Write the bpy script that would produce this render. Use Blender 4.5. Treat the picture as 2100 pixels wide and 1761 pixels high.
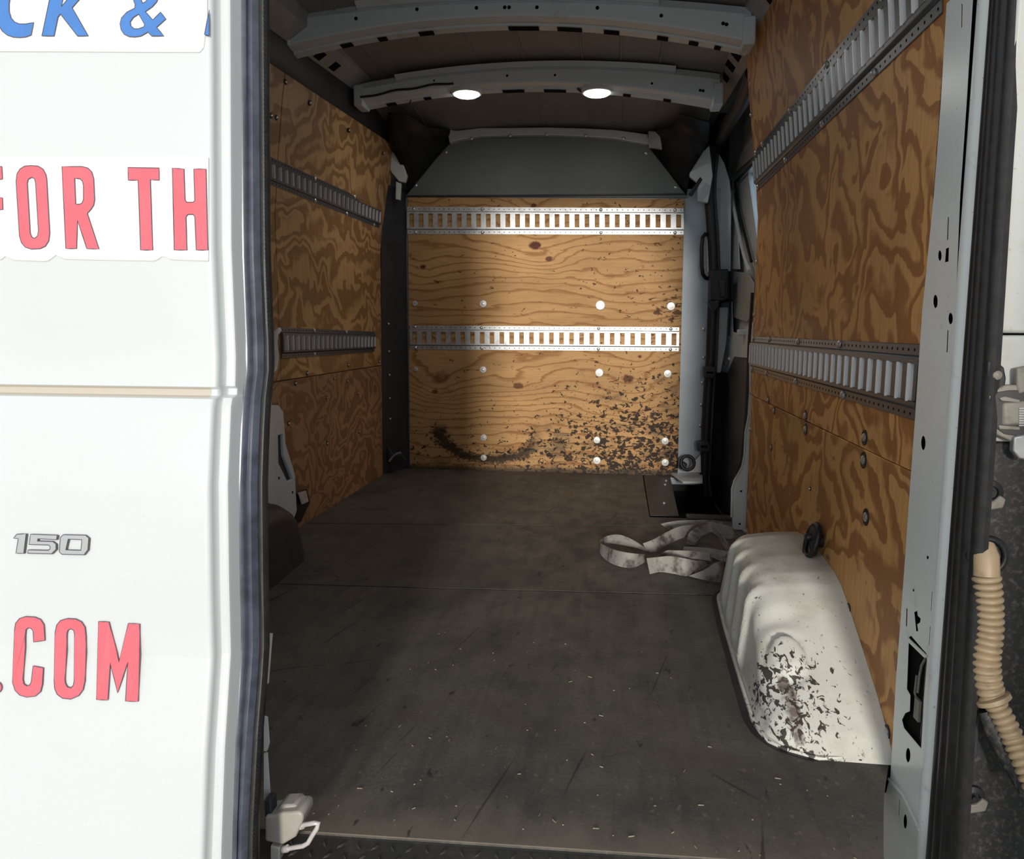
import bpy, bmesh, math, random
import numpy as np
from mathutils import Vector, Matrix
random.seed(7)
sc = bpy.context.scene
COL = sc.collection
for o in list(bpy.data.objects): bpy.data.objects.remove(o)

# ------------------------------------------------------------------ camera, sky, sun, exposure
W_, H_ = 2100., 1761.
FPX = 1572.; CX, CY = 1050., 880.5; HC = 0.735
def _u(v): v = np.array(v, float); return v/np.linalg.norm(v)
dY = _u([208, 205, -FPX]); dZ = np.array([36, 12020, FPX], float); dZ = _u(dZ - dY*dZ.dot(dY)); dX = np.cross(dY, dZ)
MW = np.array([dX, dY, dZ]); CAM = np.array([0, 0, HC])
cd = bpy.data.cameras.new('camera'); cam = bpy.data.objects.new('camera', cd); COL.objects.link(cam)
cd.sensor_width = 36.0; cd.lens = 36.0*FPX/W_; cd.clip_start = 0.02; cd.clip_end = 200
m4 = Matrix.Identity(4)
for i in range(3):
    for j in range(3): m4[i][j] = MW[i][j]
    m4[i][3] = CAM[i]
cam.matrix_world = m4
sc.camera = cam

sc.view_settings.view_transform = 'Standard'; sc.view_settings.look = 'None'
sc.view_settings.gamma = 1; sc.view_settings.use_curve_mapping = False
sc.view_settings.exposure = 0.0

wd = bpy.data.worlds.new('sky'); sc.world = wd; wd.use_nodes = True
wt = wd.node_tree; wt.nodes.clear()
wo = wt.nodes.new('ShaderNodeOutputWorld'); wb = wt.nodes.new('ShaderNodeBackground')
wb.inputs['Color'].default_value = (0.86, 0.93, 1.0, 1); wb.inputs['Strength'].default_value = 0.95
wt.links.new(wb.outputs[0], wo.inputs[0])
sl = bpy.data.lights.new('sun', 'SUN'); so = bpy.data.objects.new('sun', sl); COL.objects.link(so)
sl.energy = 2.7; sl.angle = math.radians(6); sl.color = (1.0, 0.95, 0.87)
_d = Vector((-math.sin(math.radians(3.4)), math.cos(math.radians(3.4)), -math.tan(math.radians(9.5))))
so.rotation_euler = _d.to_track_quat('-Z', 'Y').to_euler(); so.location = (1, -6, 3)

# ------------------------------------------------------------------ points of the place from sight lines
def ray(px, py): return MW @ np.array([px-CX, CY-py, -FPX])
def atY(px, py, Y): r = ray(px, py); return tuple(CAM + r*(Y/r[1]))
def atX(px, py, X): r = ray(px, py); return tuple(CAM + r*(X/r[0]))
def atZ(px, py, Z): r = ray(px, py); return tuple(CAM + r*((Z-HC)/r[2]))

# ------------------------------------------------------------------ node helpers
class S:
    def __init__(s, g, k): s.g = g; s.k = k
    def _m(s, op, b=None, c=None): return s.g.math(op, s, b, c)
    def __add__(s, b): return s._m('ADD', b)
    __radd__ = __add__
    def __mul__(s, b): return s._m('MULTIPLY', b)
    __rmul__ = __mul__
    def __sub__(s, b): return s._m('SUBTRACT', b)
    def __rsub__(s, b): return s.g.math('SUBTRACT', b, s)
    def __truediv__(s, b): return s._m('DIVIDE', b)
    def __pow__(s, b): return s._m('POWER', b)
    def gt(s, b): return s._m('GREATER_THAN', b)
    def lt(s, b): return s._m('LESS_THAN', b)
    def fr(s): return s._m('FRACT')
    def abs(s): return s._m('ABSOLUTE')
    def min(s, b): return s._m('MINIMUM', b)
    def max(s, b): return s._m('MAXIMUM', b)
    def sqrt(s): return s._m('SQRT')
    def sin(s): return s._m('SINE')
    def step(s, a, b, lo=0., hi=1.):
        n = s.g.t.nodes.new('ShaderNodeMapRange'); n.interpolation_type = 'SMOOTHSTEP'
        s.g.put(n.inputs[0], s); n.inputs[1].default_value = a; n.inputs[2].default_value = b
        n.inputs[3].default_value = lo; n.inputs[4].default_value = hi
        return S(s.g, n.outputs[0])
class G:
    def __init__(g, name, rough=0.5, metal=0.0, spec=0.5):
        g.m = bpy.data.materials.new(name); g.m.use_nodes = True; g.t = g.m.node_tree; g.t.nodes.clear()
        g.o = g.t.nodes.new('ShaderNodeOutputMaterial'); g.b = g.t.nodes.new('ShaderNodeBsdfPrincipled')
        g.t.links.new(g.b.outputs[0], g.o.inputs[0])
        g.b.inputs['Roughness'].default_value = rough; g.b.inputs['Metallic'].default_value = metal
        g.b.inputs['Specular IOR Level'].default_value = spec
        n = g.t.nodes.new('ShaderNodeNewGeometry'); g.P = S(g, n.outputs['Position'])
        sp = g.t.nodes.new('ShaderNodeSeparateXYZ'); g.put(sp.inputs[0], g.P)
        g.x, g.y, g.z = [S(g, sp.outputs[i]) for i in range(3)]
    def put(g, inp, v):
        if isinstance(v, S): g.t.links.new(v.k, inp)
        elif isinstance(v, (tuple, list)) and len(v) == 3 and inp.type == 'RGBA': inp.default_value = (*v, 1)
        else: inp.default_value = v
    def math(g, op, a, b=None, c=None):
        n = g.t.nodes.new('ShaderNodeMath'); n.operation = op
        for i, v in enumerate((a, b, c)):
            if v is not None: g.put(n.inputs[i], v)
        return S(g, n.outputs[0])
    def vec(g, x, y, z):
        n = g.t.nodes.new('ShaderNodeCombineXYZ')
        for i, v in enumerate((x, y, z)): g.put(n.inputs[i], v)
        return S(g, n.outputs[0])
    def noise(g, v, scale=5., det=2., rough=.5, dist=0., lac=2.):
        n = g.t.nodes.new('ShaderNodeTexNoise'); g.put(n.inputs['Vector'], v)
        n.inputs['Scale'].default_value = scale; n.inputs['Detail'].default_value = det
        n.inputs['Roughness'].default_value = rough; n.inputs['Distortion'].default_value = dist; n.inputs['Lacunarity'].default_value = lac
        return S(g, n.outputs[0])
    def voro(g, v, scale, rnd=1., feat='F1'):
        n = g.t.nodes.new('ShaderNodeTexVoronoi'); n.feature = feat; g.put(n.inputs['Vector'], v)
        n.inputs['Scale'].default_value = scale; n.inputs['Randomness'].default_value = rnd
        return S(g, n.outputs[0])
    def mix(g, f, a, b):
        n = g.t.nodes.new('ShaderNodeMix'); n.data_type = 'RGBA'
        g.put(n.inputs[0], f); g.put(n.inputs[6], a); g.put(n.inputs[7], b)
        return S(g, n.outputs[2])
    def col(g, v): g.put(g.b.inputs['Base Color'], v); return g
    def rough(g, v): g.put(g.b.inputs['Roughness'], v); return g
    def bump(g, h, dist=.002, st=.6):
        n = g.t.nodes.new('ShaderNodeBump'); n.inputs['Distance'].default_value = dist; n.inputs['Strength'].default_value = st
        g.put(n.inputs['Height'], h); g.t.links.new(n.outputs[0], g.b.inputs['Normal']); return g

def plain(name, c, rough=.5, metal=0., spec=.5, var=.0, sc_=30., bump=0.):
    g = G(name, rough, metal, spec)
    if var > 0:
        n = g.noise(g.P, sc_, 4, .6)
        g.col(g.mix(n.step(.3, .7), tuple(v*(1-var) for v in c), tuple(min(1, v*(1+var)) for v in c)))
        if bump: g.bump(n, bump)
    else: g.col(c)
    return g.m

def dirty(name, c, dirt, lo=.55, hi=.7, rough=.4, s=9., amt=.8, speck=0.0, spec=.5, metal=0.):
    g = G(name, rough, metal, spec)
    n = g.noise(g.P, s, 6, .65)
    k = n.step(lo, hi)*amt
    c1 = g.mix(k, c, dirt)
    if speck:
        v = g.noise(g.P, 150., 2, .5).step(.70, .74)*speck
        c1 = g.mix(v, c1, dirt)
    g.col(c1)
    return g.m

def ply_side(name, light, dark, u, sx, sz, freq, seed, flow=0.5):
    """rotary cut plywood, contour figure"""
    g = G(name, .55, 0, .3)
    a = g.y if u == 'y' else g.x
    base = g.vec(a*sx + seed, seed*.37, g.z*sz)
    wob = g.noise(g.vec(a*3. + seed, 1.7, g.z*3.), 1.6, 2, .5)
    h = g.noise(g.vec(a*sx + seed + wob*flow, seed*.37, g.z*sz + wob*flow*.8), 1.0, 3.2, .5, .35)
    fine = g.noise(g.vec(a*9., seed, g.z*60.), 1.3, 3, .6)
    jag = g.noise(g.vec(a*45., seed, g.z*12.), 1.0, 3, .6)
    r = (h*freq + fine*.25 + jag*.34).fr()
    band = r.step(.30, .62) * (1 - r.step(.90, .99))      # soft on one side, sharp on the other
    tone = g.noise(base, 1.3, 2, .5).step(.35, .65)
    L = g.mix(tone, light, tuple(c*.80 for c in light))
    D = g.mix(tone, dark, tuple(c*.85 for c in dark))
    c = g.mix(band*.92, L, D)
    fib = g.noise(g.vec(a*160., seed, g.z*9.), 1.0, 3, .7)
    c = g.mix(fib.step(.42, .72)*.28, c, tuple(v*.45 for v in dark))
    spots = g.noise(g.vec(a*9., seed+5, g.z*15.), 1.6, 3, .6).step(.72, .76)
    c = g.mix(spots*.7, c, tuple(v*.35 for v in dark))
    g.col(c); g.bump(fib*.5 + band*.5, .0006, .5)
    return g.m

def ply_bulkhead(name, light, dark, knots, knotcol):
    g = G(name, .55, 0, .12)
    wob = g.noise(g.vec(g.x*1.6, 3.3, g.z*4.5), 1., 3, .5, .3)
    h = g.z*1.0 + wob*.26
    kd = None
    for (kx, kz, r, w) in knots:
        ex = (g.x - kx)/1.45; ez = g.z - kz
        d2 = ex*ex + ez*ez
        h = h + g.math('EXPONENT', d2*(-1./(2*(r*2.4)**2)))*(r*2.2)
        wr = g.noise(g.vec(g.x*60, 1.1, g.z*60), 1., 2, .5)
        k = ((d2.sqrt() + (wr-.5)*r*.5).step(r*.35, r*.65, 1., 0.))*w
        kd = k if kd is None else kd.max(k)
    fine = g.noise(g.vec(g.x*5., 2.1, g.z*70.), 1.0, 3, .6)
    r = (h*21. + fine*.55).fr()
    line = r.step(.62, .90)*(1 - r.step(.93, 1.0))
    tone = g.noise(g.vec(g.x*1.2, .3, g.z*5.), 1.5, 3, .5).step(.3, .7)
    L = g.mix(tone, light, tuple(c*.78 for c in light))
    c = g.mix(line*.75, L, dark)
    fib = g.noise(g.vec(g.x*9., 7.7, g.z*170.), 1.0, 3, .7)
    c = g.mix(fib.step(.42, .75)*.30, c, dark)
    c = g.mix(kd, c, knotcol)
    # black rubbed scuffs, thick low down and to the right
    dens = g.z.step(.06, .70, .15, -.02) + g.x.step(-.80, .15, -.10, .035)
    n1 = g.noise(g.vec(g.x*46., 4.4, g.z*62.), 1.0, 4, .55, .6)
    m = (n1 + dens).step(.655, .69)
    soft = (g.noise(g.vec(g.x*5., 8.1, g.z*11.), 1., 4, .6) + dens*.8).step(.60, .80)*.62
    c = g.mix(soft, c, (.055, .045, .04))
    c = g.mix(m*.93, c, (.015, .013, .013))
    # arc shaped scrape low at the left
    ax = (g.x + .63); az = (g.z - .215)
    ad = ((ax*ax)/(1.75*1.75) + az*az).sqrt() + (n1-.5)*.09
    arc = (ad - .155).abs().step(.012, .034, 1., 0.)*g.z.step(.20, .26, 1., 0.)*g.x.step(-.44, -.33, 1., 0.)
    c = g.mix(arc*.9, c, (.018, .016, .015))
    foot = (g.z + n1*.06).step(.035, .065, 1., 0.)*.8
    c = g.mix(foot, c, (.03, .026, .024))
    # splintered patch at the right edge
    px_, pz_ = g.x-.27, g.z-.84
    ps = ((px_*px_)/1.6 + pz_*pz_).sqrt().step(.03, .12, .13, 0.)
    n2 = g.noise(g.vec(g.x*26., 1.4, g.z*60.), 1.0, 3, .6, .8)
    c = g.mix((n2+ps).step(.66, .70)*.85, c, (.05, .022, .012))
    g.col(c); g.bump(fib*.6 + line*.4, .0006, .5)
    return g.m

def floor_mat():
    g = G('worn black rubber floor', .62, 0, .35)
    big = g.noise(g.vec(g.x*1.6, g.y*1.3, 0.), 1.6, 5, .6, .4)
    mid = g.noise(g.vec(g.x*9., g.y*5., 0.), 1.5, 5, .65)
    fin = g.noise(g.vec(g.x*120., g.y*120., 0.), 1., 3, .7)
    c = g.mix(big.step(.35, .68), (.086, .079, .068), (.142, .128, .108))
    c = g.mix(mid.step(.45, .72)*.35, c, (.040, .038, .036))
    stk = g.noise(g.vec(g.x*34., g.y*2.2, 5.), 1., 4, .6).step(.45, .75)
    c = g.mix(stk*.35, c, (.035, .033, .031))
    c = g.mix(fin.step(.4, .75)*.4, c, (.030, .029, .028))
    dust = (g.y + mid*.16 + g.x*.0).step(1.07, 1.20, 1., 0.)
    c = g.mix(dust*.75*g.z.gt(-.0015), c, (.20, .165, .125))
    br = g.noise(g.vec(g.x*2.2+4, g.y*3.1, 0.), 1.3, 4, .6).step(.5, .72)*(g.y.step(1.1, 1.9, 1., .0))
    c = g.mix(br*.55, c, (.085, .066, .048))
    spk = g.noise(g.vec(g.x*75., g.y*50., 3.), 1., 2, .5).step(.645, .72)*(g.y.step(1.0, 2.1, .9, .10))
    c = g.mix(spk*.7, c, (.19, .165, .13))
    dk = g.noise(g.vec(g.x*40., g.y*14., 9.), 1., 3, .6).step(.66, .72)
    c = g.mix(dk*.7, c, (.010, .010, .010))
    # scratches
    for (ang, fq, sd) in ((.5, 60., 1.), (-.8, 45., 5.), (1.35, 70., 8.)):
        ca, sa = math.cos(ang), math.sin(ang)
        u = g.x*ca + g.y*sa; v = g.y*ca - g.x*sa
        s_ = g.noise(g.vec(u*2.2+sd, v*fq, sd), 1., 2, .5).step(.69, .73)
        c = g.mix(s_*.6, c, (.012, .011, .011))
    g.col(c); g.rough(mid.step(.3, .7, .5, .72)); g.bump(fin*.6 + mid*.8, .0012, .5)
    return g.m

def diffuse_door():
    g = G('white door paint', .32, 0, .5)
    n = g.noise(g.P, 3., 4, .6).step(.35, .7)
    sp = g.noise(g.P, 320., 2, .5).step(.66, .72)*(g.z.step(.60, .72, 1., .25))
    c = g.mix(n*.4, (.605, .635, .64), (.59, .60, .585))
    c = g.mix(sp*.22, c, (.45, .42, .38))
    gv = g.z.step(.6495, .6525)*(1 - g.z.step(.6615, .6640))*g.x.lt(-.488)
    c = g.mix(gv*.8, c, (.50, .43, .33))
    g.col(c)
    return g.m

M = {}
M['door'] = diffuse_door()
M['white'] = dirty('white body paint', (.66, .68, .67), (.30, .27, .22), .62, .75, .35, 11., .5, .35)
M['jamb'] = dirty('white jamb paint', (.74, .77, .74), (.28, .25, .20), .60, .72, .28, 14., .35, .5)
M['bow'] = dirty('grey white bow metal', (.60, .66, .70), (.24, .22, .20), .55, .75, .38, 7., .5, .1)
M['rail'] = plain('dull grey roof rail', (.36, .36, .35), .5, 0, .4, .12, 20.)
M['bulkmetal'] = plain('blue grey bulkhead steel', (.34, .385, .43), .42, .15, .5, .06, 6.)
M['topmetal'] = dirty('grey upper bulkhead sheet', (.15, .165, .16), (.10, .105, .10), .5, .7, .5, 4., .5, .05)
M['roof'] = plain('brown grey roof sheet', (.25, .235, .222), .55, 0, .35, .10, 5.)
M['black'] = plain('black plastic', (.012, .012, .014), .45, 0, .45, .2, 40.)
M['cover'] = plain('charcoal trim plastic', (.030, .032, .038), .5, 0, .4, .15, 9.)
M['rubber'] = plain('black rubber', (.016, .015, .015), .48, 0, .5, .3, 60., .001)
M['seal'] = plain('shiny seal rubber', (.055, .062, .085), .26, 0, .8, .3, 30.)
M['galv'] = dirty('galvanised track steel', (.50, .51, .52), (.30, .30, .29), .45, .7, .42, 30., .6, .1, .5, .8)
M['galvdark'] = dirty('shade darkened track steel', (.085, .092, .10), (.045, .046, .048), .5, .75, .38, 30., .5, .1, .6, .35)  # same steel as galv; side wall shade is put into the dark colour
M['lip'] = plain('daylight painted slot rim', (.82, .84, .86), .35, .2, .6)  # daylight caught by the rear-facing rims, painted as a near-white colour
M['screw'] = plain('zinc screw', (.62, .62, .60), .3, .7, .5)
M['cap'] = plain('pale washer cap', (.66, .65, .62), .35, .2, .5)
M['void'] = plain('dark cavity', (.006, .006, .006), .9, 0, .1)
M['plyR'] = ply_side('plywood right', (.74, .39, .135), (.38, .148, .043), 'y', 2.3, 2.0, 15., 3.1, .8)
M['plyR2'] = ply_side('plywood right lower', (.70, .37, .13), (.36, .148, .046), 'y', 1.3, 2.2, 16., 11.7, .7)
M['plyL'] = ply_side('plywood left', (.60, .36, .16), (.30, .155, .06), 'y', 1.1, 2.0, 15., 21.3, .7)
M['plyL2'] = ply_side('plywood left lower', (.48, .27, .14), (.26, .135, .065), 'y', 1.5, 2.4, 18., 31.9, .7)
M['edge'] = plain('plywood edge', (.45, .33, .20), .7, 0, .2, .2, 80.)
M['floor'] = floor_mat()
M['archwhite'] = None
M['strap'] = dirty('soiled grey webbing', (.34, .32, .29), (.07, .06, .055), .47, .66, .8, 16., .9, .5, .2)
M['conduit'] = dirty('beige corrugated conduit', (.34, .25, .15), (.13, .09, .055), .5, .7, .5, 30., .5, .2)
M['grimy'] = dirty('grimy black panel', (.016, .016, .016), (.13, .112, .09), .48, .70, .6, 130., .6, .4)
M['bracket'] = dirty('dusty grey bracket', (.22, .20, .17), (.10, .085, .065), .45, .7, .5, 40., .7, .2)
M['corner'] = dirty('shade darkened white corner paint', (.47, .48, .45), (.25, .22, .17), .5, .75, .35, 12., .4, .4)  # white darkened in colour to stand for the open door's shade
M['beige'] = plain('beige latch plastic', (.40, .36, .32), .45, 0, .4, .06, 30.)
M['palemetal'] = plain('pale painted steel', (.62, .58, .55), .35, .1, .5, .1, 60.)
M['blue'] = plain('blue vinyl', (.065, .20, .52), .4, 0, .4, .05, 40.)
M['red'] = plain('red vinyl', (.70, .135, .165), .4, 0, .4, .05, 30.)
M['decal'] = plain('white vinyl', (.86, .86, .82), .4, 0, .4, .02, 8.)
M['outline'] = plain('dark letter outline', (.10, .085, .11), .5)
M['chrome'] = plain('silver badge', (.75, .75, .75), .22, .8, .5)
M['badgeside'] = plain('dark badge flank', (.14, .14, .14), .4, .3, .5)
M['tread'] = dirty('dark tread plate', (.035, .034, .034), (.10, .085, .065), .5, .7, .5, 25., .6, .3)
M['straw'] = plain('dry straw', (.30, .25, .18), .8, 0, .2, .3, 90.)
M['ground'] = plain('pale concrete', (.56, .53, .48), .85, 0, .2, .15, 4.)

def arch_mat():
    g = G('scuffed white arch paint', .42, 0, .45)
    n = g.noise(g.P, 7., 6, .65)
    c = g.mix(n.step(.45, .70)*.55, (.70, .69, .62), (.46, .42, .33))
    top = (g.z + (n-.5)*.07).step(.185, .225)
    c = g.mix(top*.6, c, (.30, .275, .215))
    bx, bz = g.x-.325, g.z-.045
    q = ((bx*bx)/1.2 + (bz*bz)/1.6).sqrt().step(.02, .15, .17, 0.)
    n2 = g.noise(g.vec(g.x*75., g.y*42., g.z*75.), 1., 4, .6, .9)
    side = g.y.step(1.46, 1.60, 1., .0)
    c = g.mix((n2+q*side-(1-side)*.03).step(.685, .715)*.95, c, (.028, .022, .017))
    n3 = g.noise(g.vec(g.x*110., g.y*70., g.z*110.), 1., 3, .6, .4)
    c = g.mix(n3.step(.665, .72)*.7, c, (.12, .10, .075))
    rx = (g.x-.335); rz = (g.z-.050)
    rust = ((rx*rx)*4. + (rz*rz)).sqrt().step(.02, .065, .30, 0.)
    c = g.mix((n+rust).step(.72, .80)*.8, c, (.075, .045, .03))
    g.col(c); g.bump(n2, .0015, .4)
    return g.m
M['archwhite'] = arch_mat()
BK = 3.92                                   # plane of the front bulkhead board
def kp(px, py, r, w=1.): p = atY(px, py, BK); return (p[0], p[2], r, w)
M['plyB'] = ply_bulkhead('plywood bulkhead', (.54, .315, .135), (.25, .105, .034),
    [kp(1097, 503, .040), kp(1126, 531, .026, .9), kp(867, 547, .022, .95), kp(1063, 791, .034, .85), kp(1288, 777, .040, .9),
     kp(1252, 566, .030, .25), kp(905, 773, .06, .45), kp(892, 803, .022, .8), kp(1095, 421, .020, 1.), kp(1303, 862, .020, .9), kp(1312, 731, .014, .9)],
    (.095, .030, .016))

# ------------------------------------------------------------------ mesh helpers
class MB:
    def __init__(s): s.v = []; s.f = []
    def add(s, vs, fs):
        b = len(s.v); s.v += [tuple(p) for p in vs]; s.f += [tuple(i+b for i in f) for f in fs]; return s
    def box(s, x0, x1, y0, y1, z0, z1):
        v = [(x, y, z) for x in (x0, x1) for y in (y0, y1) for z in (z0, z1)]
        return s.add(v, [(0, 1, 3, 2), (4, 6, 7, 5), (0, 4, 5, 1), (2, 3, 7, 6), (0, 2, 6, 4), (1, 5, 7, 3)])
    def obox(s, o, a, b, c):
        """box from corner o spanned by vectors a, b, c"""
        o, a, b, c = [Vector(q) for q in (o, a, b, c)]
        v = [o + a*i + b*j + c*k for i in (0, 1) for j in (0, 1) for k in (0, 1)]
        return s.add(v, [(0, 1, 3, 2), (4, 6, 7, 5), (0, 4, 5, 1), (2, 3, 7, 6), (0, 2, 6, 4), (1, 5, 7, 3)])
    def quad(s, a, b, c, d): return s.add([a, b, c, d], [(0, 1, 2, 3)])
    def prism(s, poly, d):
        """polygon of 3D points thickened by the vector d"""
        n = len(poly); d = Vector(d); top = [Vector(p)+d for p in poly]
        s.add(list(poly)+top, [tuple(range(n))[::-1], tuple(range(n, 2*n))] + [(i, (i+1) % n, n+(i+1) % n, n+i) for i in range(n)])
        return s
    def loft(s, rows, closed=False, caps=False):
        """rows of equal length joined with quads"""
        n = len(rows[0]); vs = [p for r in rows for p in r]; fs = []
        for i in range(len(rows)-1):
            for j in range(n if closed else n-1):
                k = (j+1) % n
                fs.append((i*n+j, i*n+k, (i+1)*n+k, (i+1)*n+j))
        if caps:
            fs.append(tuple(range(n))[::-1]); fs.append(tuple((len(rows)-1)*n+j for j in range(n)))
        return s.add(vs, fs)
    def tube(s, pts, r, n=8, caps=True, closed=False):
        pts = [Vector(p) for p in pts]; rows = []; N = len(pts)
        rr = r if isinstance(r, (list, tuple)) else [r]*N
        up = None
        for i, p in enumerate(pts):
            if closed: t = (pts[(i+1) % N]-pts[i-1]).normalized()
            else: t = (pts[min(i+1, N-1)]-pts[max(i-1, 0)]).normalized()
            if up is None: up = Vector((0, 0, 1)) if abs(t.z) < .9 else Vector((1, 0, 0))
            a = (up - t*up.dot(t)).normalized(); b = t.cross(a); up = a
            rows.append([p + (a*math.cos(2*math.pi*j/n)+b*math.sin(2*math.pi*j/n))*rr[i] for j in range(n)])
        if closed: rows.append(rows[0])
        return s.loft(rows, True, caps and not closed)
    def lathe(s, c, axis, prof, n=12):
        """prof = [(radius, height along axis)]"""
        c = Vector(c); ax = Vector(axis).normalized()
        a = ax.orthogonal().normalized(); b = ax.cross(a)
        rows = [[c + ax*h + (a*math.cos(2*math.pi*j/n)+b*math.sin(2*math.pi*j/n))*r for j in range(n)] for r, h in prof]
        return s.loft(rows, True, True)
    def ribbon(s, pts, wid, th=.003):
        """strap: centre points with width vectors"""
        L = []
        P = [Vector(p) for p in pts]; Wv = [Vector(w) for w in wid]
        for i, p in enumerate(P):
            t = (P[min(i+1, len(P)-1)]-P[max(i-1, 0)]).normalized()
            w = Wv[i]; n = t.cross(w).normalized()*th*.5
            L.append([p-w*.5-n, p+w*.5-n, p+w*.5+n, p-w*.5+n])
        return s.loft(L, True, True)
    def build(s, name, mat, parent=None, smooth=None, bevel=0., seg=2, sub=0):
        me = bpy.data.meshes.new(name); me.from_pydata([tuple(v) for v in s.v], [], s.f)
        bm = bmesh.new(); bm.from_mesh(me); bmesh.ops.remove_doubles(bm, verts=bm.verts, dist=1e-5)
        bmesh.ops.recalc_face_normals(bm, faces=bm.faces); bm.to_mesh(me); bm.free()
        o = bpy.data.objects.new(name, me); COL.objects.link(o)
        if mat: me.materials.append(mat)
        if parent: attach(o, parent)
        if bevel:
            b = o.modifiers.new('bevel', 'BEVEL'); b.width = bevel; b.segments = seg; b.limit_method = 'ANGLE'; b.angle_limit = math.radians(35)
        if sub:
            q = o.modifiers.new('sub', 'SUBSURF'); q.levels = sub; q.render_levels = sub
        if smooth is not None: shade(me, smooth)
        elif bevel or sub: shade(me, 40)
        return o
def shade(me, ang):
    for p in me.polygons: p.use_smooth = True
    try: me.set_sharp_from_angle(angle=math.radians(ang))
    except Exception: pass
def attach(o, parent):
    o.parent = parent; o.matrix_parent_inverse = parent.matrix_basis.inverted()
def tag(o, label=None, cat=None, group=None, kind=None):
    if label: o['label'] = label
    if cat: o['category'] = cat
    if group: o['group'] = group
    if kind: o['kind'] = kind
    return o
def empty(name, loc=(0, 0, 0)):
    o = bpy.data.objects.new(name, None); COL.objects.link(o); o.location = loc; o.empty_display_size = .05
    return o
def thing(name, label, cat, loc=(0, 0, 0), group=None): return tag(empty(name, loc), label, cat, group)
def setting(name, label=None, loc=(0, 0, 0)): return tag(empty(name, loc), label, None, None, 'structure')
def plate(name, outline, holes, fmap, th, mat, parent=None, bevel=0.):
    """flat shape with holes; 2D outline, fmap(u, v, w) -> 3D, w in 0..th"""
    cu = bpy.data.curves.new(name, 'CURVE'); cu.dimensions = '2D'; cu.fill_mode = 'BOTH'; cu.extrude = .5
    for poly in [outline]+list(holes):
        sp = cu.splines.new('POLY'); sp.points.add(len(poly)-1); sp.use_cyclic_u = True
        for i, (u, v) in enumerate(poly): sp.points[i].co = (u, v, 0, 1)
    t = bpy.data.objects.new(name, cu); COL.objects.link(t)
    dg = bpy.context.evaluated_depsgraph_get(); dg.update()
    me = bpy.data.meshes.new_from_object(t.evaluated_get(dg))
    bpy.data.objects.remove(t); bpy.data.curves.remove(cu)
    for v in me.vertices: v.co = fmap(v.co.x, v.co.y, (v.co.z+.5)*th)
    bm = bmesh.new(); bm.from_mesh(me); bmesh.ops.remove_doubles(bm, verts=bm.verts, dist=1e-6)
    bmesh.ops.recalc_face_normals(bm, faces=bm.faces); bm.to_mesh(me); bm.free()
    me.name = name; me.materials.clear(); me.materials.append(mat)
    o = bpy.data.objects.new(name, me); COL.objects.link(o)
    for p in me.polygons: p.use_smooth = False
    if parent: attach(o, parent)
    if bevel:
        b = o.modifiers.new('bevel', 'BEVEL'); b.width = bevel; b.segments = 1; b.limit_method = 'ANGLE'
    return o
def copy_child(src, parent, loc, name=None):
    o = src.copy(); COL.objects.link(o); o.location = loc; attach(o, parent); return o
def lerp(a, b, t): return a+(b-a)*t
def interp(z, tab): return float(np.interp(z, [t[0] for t in tab], [t[1] for t in tab]))
def ell(cx_, cy_, rx, ry, n=14, rot=0.):
    return [(cx_+rx*math.cos(a)*math.cos(rot)-ry*math.sin(a)*math.sin(rot), cy_+rx*math.cos(a)*math.sin(rot)+ry*math.sin(a)*math.cos(rot)) for a in [2*math.pi*i/n for i in range(n)]]
def screws(parent, items, mat=None, nm='screw', prof=None, n=10):
    """items = (point, axis, radius): each one an object of its own"""
    for p, ax, r in items:
        MB().lathe(p, ax, prof or [(r, -.001), (r, .003), (r*.6, .0055), (r*.2, .0062)], n).build(nm, mat or M['screw'], parent, 40)
def holes(parent, items, nm='hole'):
    for p, ax, r in items: MB().lathe(p, ax, [(r, 0), (r*.95, .0007)], 10).build(nm, M['void'], parent)
CXV = -.345                                 # middle plane of the van

# ================================================================== SETTING
XRT = [(-.2, .49), (1.12, .49), (1.32, .469), (1.52, .444), (1.9, .40)]
XLT = [(-.2, -1.15), (1.12, -1.15), (1.33, -1.13), (1.55, -1.105), (1.9, -1.05)]
XR = lambda z: interp(z, XRT)
XL = lambda z: interp(z, XLT)
def vplus(p, d): return tuple(Vector(p)+Vector(d))

gr = MB().box(-9, 9, -14, 6, -.80, -.74).build('ground', M['ground']); tag(gr, 'pale concrete yard around the van', None, None, 'structure')

# ---- floor: three rubber faced boards, sub floor, step well
floor = setting('floor', 'black rubber load floor of the van in three boards')
def seam(a, b):
    p, q = atZ(*a, 0), atZ(*b, 0); k = (q[1]-p[1])/(q[0]-p[0])
    return lambda x: p[1]+k*(x-p[0])
s1 = seam((650, 1073), (1290, 1078)); s2 = seam((580, 1197), (1450, 1220)); s3 = seam((640, 1705), (1250, 1745))
wa, wb_ = atZ(1318, 975, 0), atZ(1332, 1060, 0)
wy = wb_[1]
def board(poly, name='floor_board'):
    return MB().prism([(x, y, -.014) for x, y in poly], (0, 0, .014)).build(name, M['floor'], floor, 40, .0006, 1)
g_ = .0035
for sf in (s1, s2):
    MB().prism([(-1.148, sf(-1.148)-.004, -.012), (.487, sf(.487)-.004, -.012), (.487, sf(.487)+.004, -.012), (-1.148, sf(-1.148)+.004, -.012)], (0, 0, .0108)).build('joint_filler', M['void'], floor)
board([(-1.148, s1(-1.148)+g_), (.488, s1(.488)+g_), (.488, wy), (wb_[0], wy), (wa[0], 3.905), (-1.10, 3.905), (-1.148, 3.72)])
board([(-1.148, s2(-1.148)+g_), (.488, s2(.488)+g_), (.488, s1(.488)-g_), (-1.148, s1(-1.148)-g_)])
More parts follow.
